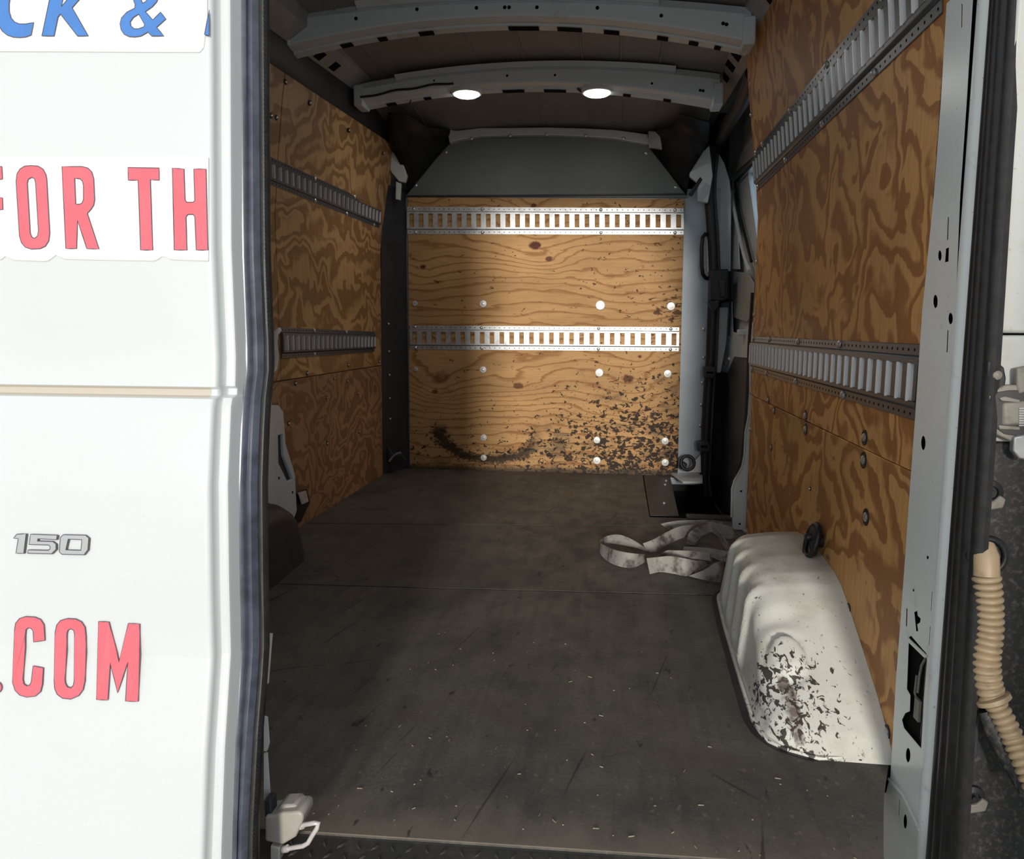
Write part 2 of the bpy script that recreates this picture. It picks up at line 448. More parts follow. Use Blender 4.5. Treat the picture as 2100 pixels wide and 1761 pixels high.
fe = [atZ(*p, 0)[:2] for p in ((1812, 1755), (1812, 1690), (1813, 1640), (1817, 1592))]
board([(-1.148, s3(-1.148)), (fe[0][0]-.004, s3(fe[0][0]))]+[q for q in fe]+[(.487, 1.31), (.488, s2(.488)-g_), (-1.148, s2(-1.148)-g_)])
MB().box(-1.2, wa[0]+.005, 1.0, 3.95, -.09, -.0145).box(wa[0]+.004, .55, 1.36, wy-.01, -.09, -.0145).box(wa[0]+.004, .38, 1.02, 1.37, -.09, -.0145).build('sub_floor', M['void'], floor)
MB().box(.10, .66, wy-.05, 4.32, -.20, -.16).box(.10, .66, wy-.05, wy-.03, -.2, -.02).box(.10, wa[0]+.02, wy-.02, 4.0, -.17, -.089).build('step_well', M['black'], floor, None, .004)
pl = [atZ(1320, 976, 0.0015), atZ(1374, 976, .0015), atZ(1392, 1058, .0015), atZ(1333, 1058, .0015)]
sp = MB().prism(pl, (0, 0, .003)).build('sill_plate', M['tread'], floor, None, .001, 1); sp['label'] = 'dark scuffed metal sill plate at the side step'
MB().box(.30, .495, wy-.02, wy+.035, -.05, .012).build('step_nosing', M['tread'], floor, None, .006)
screws(floor, [(atZ(*a, .005), (0, 0, 1), .006) for a in ((1366, 986), (1362, 1032), (1364, 994))])

# ---- tread plate on the rear sill
sill = setting('trim_1', 'dark diamond tread plate along the rear sill')
MB().add([(x, y, z) for x in (-1.12, fe[0][0]-.006) for (y, z) in ((s3(x)-.001, -.0045), (s3(x)-.004, -.0052), (.80, -.014), (.80, -.05), (s3(x)-.002, -.05))],
         [(0, 1, 6, 5), (1, 2, 7, 6), (2, 3, 8, 7), (3, 4, 9, 8), (4, 0, 5, 9), (0, 1, 2, 3, 4), (5, 6, 7, 8, 9)]).build('sill_plate', M['tread'], sill)
tr = MB()
for i in range(62):
    for j in range(6):
        x = -1.10+i*.025+(j % 2)*.0125; y = s3(x)-.018-j*.022
        if x > fe[0][0]-.02: continue
        a = math.radians(50 if (i+j) % 2 else 128)
        dx, dy = math.cos(a)*.009, math.sin(a)*.009
        nx, ny = -math.sin(a)*.0026, math.cos(a)*.0026
        z0 = -.0053-(s3(x)-y)*.045
        tr.add([(x-dx, y-dy, z0), (x+nx, y+ny, z0), (x+dx, y+dy, z0), (x-nx, y-ny, z0), (x-dx*.4, y-dy*.4, z0+.0028), (x+dx*.4, y+dy*.4, z0+.0028)],
               [(0, 1, 4), (1, 5, 4), (1, 2, 5), (2, 3, 5), (3, 4, 5), (3, 0, 4)])
tag(tr.build('tread_bars', M['tread'], sill), kind='stuff')
MB().box(-1.2, .36, 1.0, 1.10, -.30, -.05).build('rear_cross_member', M['black'], sill)

# ---- side walls
def sheet(name, X, y0, y1, z0, z1, th, mat, parent, ztop=None):
    """plywood sheet following the lean of the wall; yb = far edge at the foot"""
    zs = [z0]+[z for z in (.6, 1.12, 1.22, 1.32, 1.42, 1.52, 1.62, 1.7) if z0+.02 < z < z1-.02]+[z1]
    rows = []
    for z in zs:
        x = X(z); za = zb = z
        if ztop and z > 1.3:
            k = (z-1.3)/(z1-1.3); za = lerp(1.3, ztop(y0), k); zb = lerp(1.3, ztop(y1), k)
        rows.append([(x, y0, za), (x, y1, zb), (x+th, y1, zb), (x+th, y0, za)])
    return MB().loft(rows, True, True).build(name, mat, parent, 30, .0012, 1)
def bolt(name, parent, p, n, r=.011, kind='bolt'):
    """countersunk bolt: dark cup ring and bright domed head"""
    n = Vector(n)
    a = MB().lathe(p, n, [(r, -.002), (r, .0012), (r*.86, .0016), (r*.72, .0008), (r*.6, .0006)], 14).build(name, M['black'], parent, 40)
    b = MB().lathe(vplus(p, n*.0005), n, [(r*.55, 0), (r*.55, .0016), (r*.40, .0034), (r*.12, .0040)], 10).build('bolt_head', M['screw'], a, 40)
    return a
ZJR = .505
wr = setting('wall_right', 'right inner wall of the van lined with plywood')
pr1 = sheet('plywood_panel', XR, 1.235, 2.825, ZJR+.001, 1.74, .012, M['plyR'], wr); pr1['label'] = 'orange brown upper plywood sheet with blotchy grain'
pr2 = sheet('plywood_panel', XR, 1.285, 2.80, -.01, ZJR-.001, .012, M['plyR2'], wr); pr2['label'] = 'lower plywood sheet with wavy contour grain'
MB().box(.515, .67, 1.30, 2.80, -.25, 1.90).box(.515, .58, 1.18, 1.31, -.25, 1.30).add([(x, y, z) for y in (1.16, 2.86) for x, z in ((.515, 1.30), (.455, 1.78), (.52, 1.80), (.58, 1.30))],
    [(0, 1, 2, 3), (4, 5, 6, 7), (0, 1, 5, 4), (1, 2, 6, 5), (2, 3, 7, 6), (3, 0, 4, 7)]).build('body_side', M['white'], wr)
for (px, py, r) in ((1652, 852, .012), (1652, 880, .012), (1773, 897, .0125), (1771, 943, .0135), (1776, 1060, .0135), (1576, 820, .009), (1588, 842, .010), (1582, 917, .009), (1740, 1250, .011), (1820, 1500, .010), (1662, 1002, .004)):
    p = atX(px, py, .4895); bolt('bolt', pr2 if py > 860 else pr1, p, (-1, 0, 0), r*1.25)
wsc = []
for (px, py) in ((1537, 110), (1540, 235), (1549, 537), (1545, 645), (1545, 760), (1545, 805), (1536, 880), (1534, 1090)):
    y = 2.805 if py < 860 else 2.785
    q = atY(px, py, y); wsc.append(((XR(q[2])-.0005, y, q[2]), (-1, 0, 0), .007))
screws(wr, wsc)

ZJL = .553
wl = setting('wall_left', 'left inner wall of the van lined with plywood')
lo = lambda Y: lerp(1.572, 1.637, (Y-2.48)/1.38)
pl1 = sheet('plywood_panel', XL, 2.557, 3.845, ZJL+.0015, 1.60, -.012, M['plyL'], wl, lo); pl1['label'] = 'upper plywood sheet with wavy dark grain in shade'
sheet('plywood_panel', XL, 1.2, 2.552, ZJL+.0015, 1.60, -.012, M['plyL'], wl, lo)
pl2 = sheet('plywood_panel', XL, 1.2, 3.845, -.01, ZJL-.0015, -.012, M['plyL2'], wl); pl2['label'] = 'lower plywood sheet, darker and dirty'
MB().box(-1.26, -1.175, 1.12, 4.32, -.25, 1.35).add([(x, y, z) for y in (1.12, 4.32) for x, z in ((-1.175, 1.35), (-1.10, 1.80), (-1.18, 1.82), (-1.26, 1.35))],
    [(0, 1, 2, 3), (4, 5, 6, 7), (0, 1, 5, 4), (1, 2, 6, 5), (2, 3, 7, 6), (3, 0, 4, 7)]).build('body_side', M['white'], wl)
for (px, py, r) in ((556, 237, .009), (567, 241, .009), (586, 168, .009), (636, 211, .010), (716, 267, .010), (786, 314, .009), (630, 765, .010), (606, 786, .010), (714, 748, .009), (712, 781, .008),
                    (778, 741, .009), (734, 806, .008), (736, 885, .010), (671, 909, .009), (592, 868, .009), (685, 776, .007), (670, 815, .006), (796, 664, .007)):
    z0 = atX(px, py, -1.149)[2]; x = XL(z0)+.0005
    bolt('bolt', pl1 if z0 > ZJL else pl2, atX(px, py, x), (1, 0, 0), r)
# charcoal cover between plywood and roof rail, rail above it
up = lambda Y: lerp(1.672, 1.760, (Y-2.48)/1.38)
MB().loft([[(-1.128, y, lo(y)-.01), (-1.116, y, lo(y)), (-1.100, y, lo(y)+.03), (-1.088, y, up(y)), (-1.13, y, up(y))] for y in (1.2, 2.2, 3.0, 3.5, 3.86)], True, True).build('rail_cover', M['cover'], wl, 25, .003)
rail = MB().loft([[(-1.10, y, up(y)-.005), (-1.088, y, up(y)+.0), (-1.020, y, up(y)+.045), (-1.015, y, 1.83), (-1.10, y, 1.83)] for y in (1.2, 2.4, 3.2, 3.9)], True, True).build('roof_rail', M['rail'], wl, 20)
for (px, py, w) in ((622, 123, .055), (655, 149, .055), (685, 172, .055), (752, 226, .05)):
    p = atX(px, py, -1.068)
    MB().obox((-1.079, p[1]-w/2, up(p[1]-w/2)+.0055), (0, w, w*.064), (.030, 0, .020), (.0008, 0, -.0012)).build('slot', M['void'], wl)

# ---- front bulkhead
wf = setting('wall_front', 'front bulkhead of grey steel faced with plywood')
MB().box(-1.24, .70, 4.30, 4.34, -.30, 1.90).build('front_skin', M['black'], wf)
MB().box(-1.17, .505, 3.936, 3.97, -.05, 1.415).build('steel_panel', M['bulkmetal'], wf)
ztop = atY(1100, 404, BK)[2]
pb = [atY(836, 404, BK), atY(1404, 408, BK), atY(1390, 962, BK), atY(840, 958, BK)]
pb[2] = (pb[2][0], BK, -.013); pb[3] = (pb[3][0], BK, -.013)
pbo = MB().prism(pb, (0, .014, 0)).build('plywood_panel', M['plyB'], wf, 40, .0015, 1); pbo['label'] = 'honey coloured plywood board with dark knots and black scuffs low down'
tp = [atY(px, py, 3.925) for px, py in ((832, 402), (922, 290), (980, 284), (1120, 280), (1240, 284), (1327, 294), (1410, 405))]
to = MB().prism(tp, (0, .012, 0)).build('upper_sheet', M['topmetal'], wf, None, .001, 1); to['label'] = 'plain dark grey steel sheet above the plywood'
cr = MB().obox(atY(832, 403, 3.915), (1.40, 0, -.016), (0, .008, 0), (0, 0, .006)).build('sheet_edge', M['black'], wf)
hp = [(917, 264), (935, 268), (985, 262), (1050, 262), (1120, 261), (1200, 263), (1260, 266), (1300, 271), (1332, 276)]
hq = [(922, 293), (938, 287), (985, 279), (1050, 277), (1120, 276), (1200, 279), (1260, 284), (1300, 291), (1330, 296)]
MB().loft([[atY(*a, 3.90), atY(*b, 3.885), vplus(atY(*b, 3.885), (0, .05, 0)), vplus(atY(*a, 3.90), (0, .06, 0))] for a, b in zip(hp, hq)], True, True).build('header', M['white'], wf, 30, .003)
hs = []
for (px, py) in ((967, 284), (1046, 278), (1121, 276), (1201, 278), (1279, 284), (915, 312), (853, 380), (1325, 314), (1386, 384)):
    hs.append((atY(px, py, 3.884 if py < 300 else 3.924), (0, -1, 0), .0088))
screws(wf, hs)
MB().prism([(-1.152, 3.72, -.01), (-1.065, 3.925, -.01), (-1.062, 3.925, 1.44), (-1.140, 3.76, 1.44)], (-.03, .03, 0)).build('corner_return', M['cover'], wf, None, .003)
ls = []
for py in (664, 720, 768, 816, 858):
    p = atX(800, py, -1.128); ls.append(((-1.124, 3.782, p[2]), (.9, -.4, 0), .006))
screws(wf, ls)
rs = []
for (px, py) in ((1443, 675), (1443, 733), (1440, 785), (1438, 830), (1436, 873)):
    rs.append((atY(px, py, 3.936), (0, -1, 0), .008))
screws(wf, rs)
# pale shoulders of the B pillars beside the bulkhead
MB().prism([atY(*p, 3.82) for p in ((797, 306), (812, 316), (828, 340), (834, 360), (830, 374), (818, 372), (808, 360), (800, 350))], (0, .03, 0)).build('pillar_shoulder', M['white'], wf, 40, .004)
MB().prism([atY(*p, 3.80) for p in ((812, 372), (822, 376), (820, 410), (811, 408))], (0, .02, 0)).build('pillar_tab', M['white'], wf, 40, .002)
MB().prism([atY(*p, 3.86) for p in ((1455, 297), (1440, 312), (1424, 330), (1414, 350), (1414, 362), (1422, 368), (1432, 376), (1430, 412), (1452, 416), (1462, 360))], (0, .03, 0)).build('pillar_shoulder', M['white'], wf, 40, .004)
# black corner trims
def corner(name, chains):
    return MB().loft([[atY(px, py, y) for px, py, y in c] for c in chains]).build(name, M['black'], wf, 35)
c1 = corner('corner_trim', [[(922, 264, 3.89), (880, 262, 3.66), (838, 238, 3.46), (796, 232, 3.44)], [(922, 293, 3.91), (876, 290, 3.78), (826, 275, 3.66), (790, 262, 3.62)],
     [(896, 322, 3.915), (870, 322, 3.86), (840, 315, 3.80), (806, 308, 3.78)], [(834, 398, 3.918), (834, 390, 3.90), (834, 375, 3.86), (828, 350, 3.84)]])
c2 = corner('corner_trim', [[(1330, 268, 3.89), (1378, 262, 3.70), (1392, 234, 3.50), (1456, 250, 3.55)], [(1327, 296, 3.91), (1376, 290, 3.80), (1410, 276, 3.72), (1452, 290, 3.72)],
     [(1352, 328, 3.915), (1382, 320, 3.88), (1410, 318, 3.84), (1438, 318, 3.80)], [(1408, 400, 3.918), (1410, 385, 3.90), (1412, 370, 3.88), (1416, 352, 3.86)]])
for o in (c1, c2):
    so_ = o.modifiers.new('solid', 'SOLIDIFY'); so_.thickness = .006; so_.offset = 0
MB().prism([atY(*p, 3.84) for p in ((1330, 268), (1354, 270), (1358, 306), (1330, 302))], (0, .02, 0)).build('header_bracket', M['rail'], wf, None, .003)
MB().prism([atY(*p, 3.80) for p in ((1436, 362), (1441, 368), (1420, 402), (1412, 398))], (0, .025, 0)).build('belt_bracket', M['black'], wf, 40, .004)

# caps on the bulkhead board (washers screwed to it)
for (px, py, r) in ((991, 623, .019), (1231, 626, .024), (1376, 628, .021), (991, 758, .018), (1229, 764, .021), (1369, 766, .020), (992, 897, .018), (1224, 902, .018),
                    (1364, 904, .019), (992, 938, .017), (1224, 944, .020), (1364, 948, .019), (851, 622, .014), (853, 757, .012)):
    p = atY(px, py, BK-.0005)
    w_ = MB().lathe(p, (0, -1, 0), [(r, 0), (r, .003), (r*.88, .0055), (r*.45, .006), (r*.40, .0035), (r*.1, .0035)], 18).build('washer', M['cap'], pbo, 35)
    MB().lathe(vplus(p, (0, -.0035, 0)), (0, -1, 0), [(r*.32, 0), (r*.30, .0025), (r*.1, .003)], 10).build('screw_head', M['screw'], w_, 40)

# ---- ceiling
ce = setting('ceiling', 'ribbed grey steel roof of the van seen from inside')
tX = lambda x: (x-CXV)/.75
zr = lambda x: 1.800-.06*tX(x)**2-.02*(x-CXV)
xs = np.linspace(-1.10, .41, 25)
def roofseg(y0, y1, drop=0.):
    rows = [[(x, y0, zr(x)), (x, y1, zr(x)-drop), (x, y1, zr(x)+.03-drop), (x, y0, zr(x)+.03)] for x in xs]
    return MB().loft(rows, True, True).build('roof_panel', M['roof'], ce, 30)
roofseg(1.10, 2.60); roofseg(2.60, 3.24); roofseg(3.24, 3.96, .075)
rb = []
def roofrib(x, y0, y1, w, h=.005, drop=0.):
    MB().loft([[(x-w, y, zr(x)+.002-k*drop), (x-w*.5, y, zr(x)-h-k*drop), (x+w*.5, y, zr(x)-h-k*drop), (x+w, y, zr(x)+.002-k*drop)] for k, y in enumerate((y0, y1))], True, True).build('roof_rib', M['roof'], ce, 25)
for x in (-.93, -.72, -.55, -.36, -.13, .02, .17):
    roofrib(x, 1.15, 2.58, .007); roofrib(x-.012, 2.66, 3.19, .006); roofrib(x+.005, 3.30, 3.90, .005, .005, .069)
def bow(Y, zt, zb, x0, x1, hls, slots):
    X_ = np.linspace(x0, x1, 29); rows = []
    for i, x in enumerate(X_):
        a, b = zt(x), zb(x)
        rows.append([(x, Y, a), (x, Y-.004, a-.006), (x, Y-.004, b+.006), (x, Y, b), (x, Y+.02, b-.004), (x, Y+.045, b-.004), (x, Y+.05, b-.010), (x, Y+.085, b-.012), (x, Y+.09, b-.006), (x, Y+.085, a+.02), (x, Y+.01, a+.02)])
    o = MB().loft(rows, True, True).build('roof_bow', M['bow'], ce, 25)
    holes(ce, [(atY(px, py, Y-.0042), (0, -1, 0), r) for px, py, r in hls])
    for (x, w) in slots:
        z = zb(x); k = (zb(x+w)-zb(x))
        MB().obox((x, Y+.052, z-.0125), (w, 0, k), (0, .028, -.001), (0, 0, -.0015)).build('slot', M['void'], ce)
    return o
b1t = lambda x: 1.768-.045*tX(x)**2-.035*(x-CXV); b1b = lambda x: 1.724-.085*tX(x)**2-.035*(x-CXV)
b2t = lambda x: 1.766-.062*tX(x)**2-.008*(x-CXV); b2b = lambda x: 1.713-.078*tX(x)**2-.028*(x-CXV)
bow(2.57, b1t, b1b, -1.13, .40, [(605, 55, .006), (612, 53, .006), (730, 38, .006), (855, 19, .006), (977, 16, .006), (1035, 15, .006), (1044, 15, .006), (1101, 15, .006), (1225, 16, .006), (1356, 32, .006), (1483, 48, .006), (1490, 50, .006)],
    [(-.93, .04), (-.80, .03), (-.66, .05), (-.36, .10), (-.20, .08), (-.05, .05), (.12, .035), (.22, .03), (.30, .02)])
bow(3.20, b2t, b2b, -1.075, .39, [(1337, 171, .005), (1436, 185, .006), (1442, 186, .006), (1040, 155, .005), (1138, 154, .005), (890, 165, .004)],
    [(-.96, .04), (-.80, .03), (-.47, .09), (-.30, .09), (.02, .03), (.18, .03)])
# bright strip of each bow's upper flange
for (Y, zt, x0, x1) in ((2.57, b1t, -.85, .12), (3.20, b2t, -.90, .22)):
    MB().loft([[(x, Y-.03, zt(x)+.018), (x, Y-.008, zt(x)+.004), (x, Y+.02, zt(x)+.004), (x, Y+.02, zt(x)+.018)] for x in np.linspace(x0, x1, 21)], True, True).build('bow_flange', M['bow'], ce, 25)
for (x, Y, z) in ((-1.10, 2.56, 1.70), (.395, 2.56, 1.64), (-1.06, 3.19, 1.68), (.385, 3.19, 1.635)):
    MB().box(x-.02, x+.02, Y, Y+.10, z-.035, z+.05).build('bow_foot', M['bow'], ce, 30, .006)
# right roof rail
rl = lambda Y: lerp(1.655, 1.712, (Y-2.855)/1.08)
MB().loft([[(.452, y, rl(y)), (.440, y, rl(y)+.012), (.385, y, rl(y)+.075), (.38, y, 1.83), (.46, y, 1.83)] for y in (1.2, 2.2, 3.0, 3.94)], True, True).build('roof_rail', M['rail'], ce, 20)
for (px, py, w) in ((1512, 130, .07), (1500, 155, .07), (1488, 187, .07), (1460, 238, .06), (1575, 15, .03)):
    p = atX(px, py, .418); MB().obox((.427, p[1]-w/2, rl(p[1]-w/2)+.0265), (0, w, w*.053), (-.028, 0, .032), (-.0008, 0, -.0008)).build('slot', M['void'], ce)
MB().box(-1.26, .70, 1.0, 4.36, 1.86, 1.92).box(-1.16, .50, 1.05, 1.16, 1.75, 1.87).build('outer_roof', M['white'], ce)
wv = MB().tube([(x, 3.19, b2b(x)+.012+.003*math.sin(x*40)) for x in np.linspace(-1.05, -.66, 16)], .0045, 6).build('lamp_wire', M['black'], ce, 60)
MB().tube([atY(*p, 3.26) for p in ((752, 208), (775, 201), (795, 205), (808, 216), (825, 222), (840, 214), (844, 198), (842, 188))], .0028, 6).build('lamp_wire', M['black'], ce, 60)

# ---- rear right pillar (jamb) with punched holes, rubber seal and rear corner
JX = .480
jm = setting('trim_2', 'white painted right rear door pillar with punched holes')
L_ = [(1945, -60), (1930, 200), (1915, 400), (1891, 640), (1877, 850), (1866, 1000), (1852, 1200), (1837, 1400), (1826, 1590), (1813, 1640), (1813, 1820)]
R_ = [(1874, 1820), (1886, 1640), (1892, 1575), (1905, 1440), (1918, 1290), (1928, 1160), (1946, 900), (1958, 640), (1968, 400), (1982, 200), (1994, 0), (1997, -60)]
fj = lambda px, py, w: vplus(atX(px, -py, JX), (w, 0, 0))
hl = [ell(1927, 524, 4, 11), [(1939, 510), (1946, 507), (1945, 536), (1937, 538)], ell(1918, 618, 5, 14), ell(1949, 653, 5, 12), ell(1893, 908, 5, 15), [(1943, 445), (1946, 445), (1944, 492), (1941, 492)], [(1971, 8), (1974, 8), (1973, 56), (1970, 58)],
      [(1942, 677), (1945, 677), (1943, 722), (1940, 722)], ell(1862, 1548, 5, 15), ell(1856, 1684, 4, 15), [(1910, 1213), (1912, 1213), (1910, 1252), (1908, 1252)], [(1906, 1284), (1908, 1284), (1906, 1322), (1904, 1322)],
      [(1874, 1255), (1881, 1252), (1882, 1262), (1888, 1268), (1887, 1276), (1881, 1280), (1883, 1294), (1878, 1294)], [(1858, 1246), (1861, 1248), (1860, 1284), (1857, 1284)], [(1843, 1640), (1845, 1640), (1844, 1672), (1842, 1672)],
      [(1863, 1307), (1868, 1303), (1900, 1340), (1901, 1352), (1894, 1440), (1892, 1485), (1889, 1535), (1853, 1492), (1849, 1476), (1856, 1462), (1865, 1458), (1866, 1425), (1859, 1412)], ell(1902, 1143, 2.5, 4), ell(1873, 1210, 2, 3)]
plate('pillar_face', [(a, -b) for a, b in L_+R_], [[(a, -b) for a, b in h] for h in hl], fj, .0008, M['jamb'], jm)
YJ0, YJ1 = 1.285, 1.165
MB().box(.4878, .4896, 1.168, 1.300, -.30, 1.70).build('pillar_core', M['void'], jm)
def flange_at(z): return 1.166-.012*(1.2-z)/1.2
MB().loft([[(.4802, flange_at(z)+.013, z), (.4785, flange_at(z)+.006, z), (.481, flange_at(z)-.004, z), (.490, flange_at(z)-.010, z), (.505, flange_at(z)+.0, z), (.503, flange_at(z)+.013, z)] for z in (-.25, 0, .4, .8, 1.2, 1.7)], True, True).build('pillar_flange', M['jamb'], jm, 60)
MB().loft([[(.4798, a[1], a[2]), (.4775, a[1]-.003, a[2]), (.4775, b[1]+.003, b[2]), (.4798, b[1], b[2])] for a, b in [(atX(1858, 1290, JX), atX(1857, 1297, JX)), (atX(1862, 1305, JX), atX(1858, 1309, JX)), (atX(1903, 1345, JX), atX(1900, 1350, JX))]], True, True).build('pressed_rib', M['jamb'], jm, 30)
MB().loft([[(.4798, a[1], a[2]), (.4778, (a[1]+b[1])/2, (a[2]+b[2])/2), (.4798, b[1], b[2])] for a, b in [(atX(1822, 1593, JX), atX(1824, 1603, JX)), (atX(1852, 1625, JX), atX(1852, 1636, JX)), (atX(1885, 1694, JX), atX(1886, 1706, JX))]], True, True).build('pressed_rib', M['jamb'], jm, 30)
lk = MB().tube([atX(*p, .4855) for p in ((1898, 1350), (1890, 1365), (1886, 1385), (1882, 1420))], .002, 6).tube([atX(*p, .4855) for p in ((1880, 1385), (1876, 1420), (1884, 1450))], .0018, 6)
q = atX(1882, 1440, .4855); lk.box(q[0]-.002, q[0]+.002, q[1]-.010, q[1]+.008, q[2]-.028, q[2]+.006)
lk.build('latch_linkage', M['bracket'], jm, 40)
seal = setting('trim_3', 'ribbed black rubber seal beside the right pillar')
def sealrow(z):
    y0 = interp(z, [(0, 1.146), (1.2, 1.156)]); y1 = interp(z, [(0, 1.040), (.2, 1.050), (.6, 1.062), (.95, 1.078), (1.2, 1.086)])
    P = []
    for i in range(33):
        t = i/32.; b = abs(math.sin(t*math.pi*4))**.6*.006+(.006*math.sin(math.pi*t))
        P.append((.4905-b, lerp(y0, y1, t), z))
    return P+[(.498, y1+.002, z), (.505, y0, z)]
MB().loft([sealrow(z) for z in (-.25, 0, .2, .6, .95, 1.2, 1.7)], True, True).build('seal_strip', M['rubber'], seal, 35)
rc = setting('trim_4', 'right rear body corner, white above and grimy black below')
YC = 1.082
MB().prism([atY(*p, 1.074) for p in ((1985, 1395), (2004, 1395), (2010, 1440), (2007, 1552), (1980, 1560))], (0, .012, 0)).build('cover_box', M['cover'], rc, 40, .003)
zc = atY(2070, 685, YC)[2]; zb_ = atY(2070, 906, YC)[2]
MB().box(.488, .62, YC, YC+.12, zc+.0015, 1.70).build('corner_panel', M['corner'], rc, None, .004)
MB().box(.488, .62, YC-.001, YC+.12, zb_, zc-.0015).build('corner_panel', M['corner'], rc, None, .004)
MB().box(.487, .62, YC+.004, YC+.12, -.45, zb_-.001).build('lamp_pocket', M['grimy'], rc, None, .004)

# ---- sliding side door (closed) and its opening
M['doorgrey'] = plain('pale grey inner door metal', (.60, .64, .67), .4, 0, .5, .08, 6.)
M['doorgrey2'] = plain('mid grey pressed door metal', (.36, .38, .38), .45, 0, .5, .08, 6.)
d1 = setting('door_1', 'sliding side door seen from inside, pale grey with black lower trim')
DX = .575
fd = lambda X: (lambda u, v, w: vplus(atX(u, -v, X), (w, 0, 0)))
def dplate(name, pts, X, mat, th=.006, bev=.002):
    return MB().prism([atX(px, py, X) for px, py in pts], (th, 0, 0)).build(name, mat, d1, None, bev, 1)
WIN = [(3.79, 1.455), (3.62, 1.27), (3.50, 1.14), (3.37, 1.0), (2.93, .97), (2.93, 1.475), (3.30, 1.475), (3.70, 1.475)]
plate('door_skin', [(2.6, -.30), (4.34, -.30), (4.34, 1.87), (2.6, 1.87)], [WIN], lambda u, v, w: (.605+w, u, v), .04, M['doorgrey'], d1)
gp = G('tinted window glass', .05); gp.t.nodes.remove(gp.b)
_t = gp.t.nodes.new('ShaderNodeBsdfTransparent'); _t.inputs[0].default_value = (.66, .74, .79, 1)
_g = gp.t.nodes.new('ShaderNodeBsdfGlossy'); _g.inputs['Roughness'].default_value = .05
_m = gp.t.nodes.new('ShaderNodeMixShader'); _m.inputs[0].default_value = .06
gp.t.links.new(_t.outputs[0], _m.inputs[1]); gp.t.links.new(_g.outputs[0], _m.inputs[2]); gp.t.links.new(_m.outputs[0], gp.o.inputs[0])
MB().prism([(.622, y, z) for y, z in WIN], (.004, 0, 0)).build('window_pane', gp.m, d1)
dplate('upper_panel', [(1474, 290), (1560, 178), (1562, 300), (1512, 345), (1497, 372), (1484, 340)], DX+.01, M['doorgrey2'])
dplate('upper_recess', [(1495, 345), (1520, 316), (1552, 285), (1552, 312), (1508, 352), (1498, 358)], DX+.004, M['roof'])
MB().prism([atY(*p, 3.955) for p in ((1466, 300), (1486, 335), (1497, 372), (1500, 400), (1499, 556), (1462, 556))], (0, .012, 0)).build('front_post', M['doorgrey'], d1, 40, .003)
MB().prism([atY(*p, 3.955) for p in ((1462, 630), (1494, 630), (1490, 700), (1478, 764), (1462, 764))], (0, .012, 0)).build('front_post', M['doorgrey'], d1, 40, .003)
dplate('inner_post', [(1501, 400), (1512, 470), (1516, 552), (1502, 552)], DX+.004, M['doorgrey'])
MB().tube([atX(*p, DX+.012) for p in ((1562, 318), (1530, 350), (1508, 374), (1510, 400), (1517, 440), (1530, 490), (1541, 536))], .007, 8).build('window_gasket', M['black'], d1, 60)
MB().tube([atX(*p, DX) for p in ((1500, 392), (1506, 430), (1516, 480), (1527, 525), (1537, 556))], .010, 8).build('pressed_rib', M['white'], d1, 60)
dplate('lower_blank', [(1502, 556), (1534, 560), (1545, 580), (1543, 640), (1532, 660), (1500, 650)], DX+.010, M['doorgrey2'])
dplate('lower_panel', [(1466, 622), (1500, 618), (1502, 680), (1514, 684), (1543, 660), (1540, 735), (1505, 732), (1492, 764), (1472, 762)], DX-.001, M['doorgrey'])
MB().tube([atX(*p, DX-.003) for p in ((1482, 640), (1477, 690), (1478, 735), (1488, 752), (1496, 735))], .008, 8).build('pressed_rib', M['white'], d1, 60)
MB().tube([atX(*p, DX-.004) for p in ((1497, 400), (1498, 480), (1497, 560), (1498, 640), (1496, 688))], .005, 6).build('inner_seal', M['black'], d1, 60)
MB().box(DX-.03, DX+.01, *sorted((atX(1529, 678, DX)[1]-.02, atX(1529, 678, DX)[1]+.05)), atX(1529, 682, DX)[2]-.012, atX(1529, 682, DX)[2]+.014).build('door_catch', M['white'], d1, None, .004)
trimp = dplate('lower_trim', [(1464, 786), (1476, 761), (1491, 765), (1505, 733), (1545, 736), (1543, 900), (1524, 947), (1500, 998), (1494, 1052), (1478, 1052), (1454, 1010), (1456, 900)], DX-.008,
               dirty('scuffed dark trim', (.030, .030, .032), (.10, .10, .10), .5, .72, .5, 8., .7, .2), .01, .004)
trimp['label'] = 'scuffed black lower trim of the sliding door'
MB().prism([atY(*p, 3.80) for p in ((1457, 553), (1494, 551), (1494, 612), (1482, 618), (1458, 616))], (0, .10, 0)).build('latch_cover', M['black'], d1, 40, .006)
MB().prism([atY(*p, 3.785) for p in ((1476, 573), (1489, 573), (1488, 608), (1477, 610))], (0, .02, 0)).build('latch_cover_ridge', M['cover'], d1, 40, .004)
MB().prism([atY(*p, 3.79) for p in ((1452, 618), (1476, 614), (1474, 628), (1466, 640), (1458, 630))], (0, .06, 0)).build('latch_foot', M['black'], d1, 40, .004)
for pts in (((1443, 752), (1466, 752), (1469, 764), (1464, 776), (1444, 776)), ((1430, 907), (1452, 905), (1458, 915), (1454, 928), (1431, 925))):
    cx_ = sum(p[0] for p in pts)/5; cy_ = sum(p[1] for p in pts)/5
    b = MB().prism([atY(*p, 3.80) for p in pts], (0, .07, 0)).build('seal_guide', M['cover'], d1, 40, .005)
    MB().prism([atY(cx_+dx, cy_+dy, 3.792) for dx, dy in ((-8, -2), (6, -2), (6, 2), (-8, 2))], (0, .012, 0)).build('guide_slot', M['void'], b)
sealpath = [atX(1545, 150, .470), atX(1535, 180, .470), atX(1524, 205, .470), atX(1500, 243, .472)]
ys = 3.905
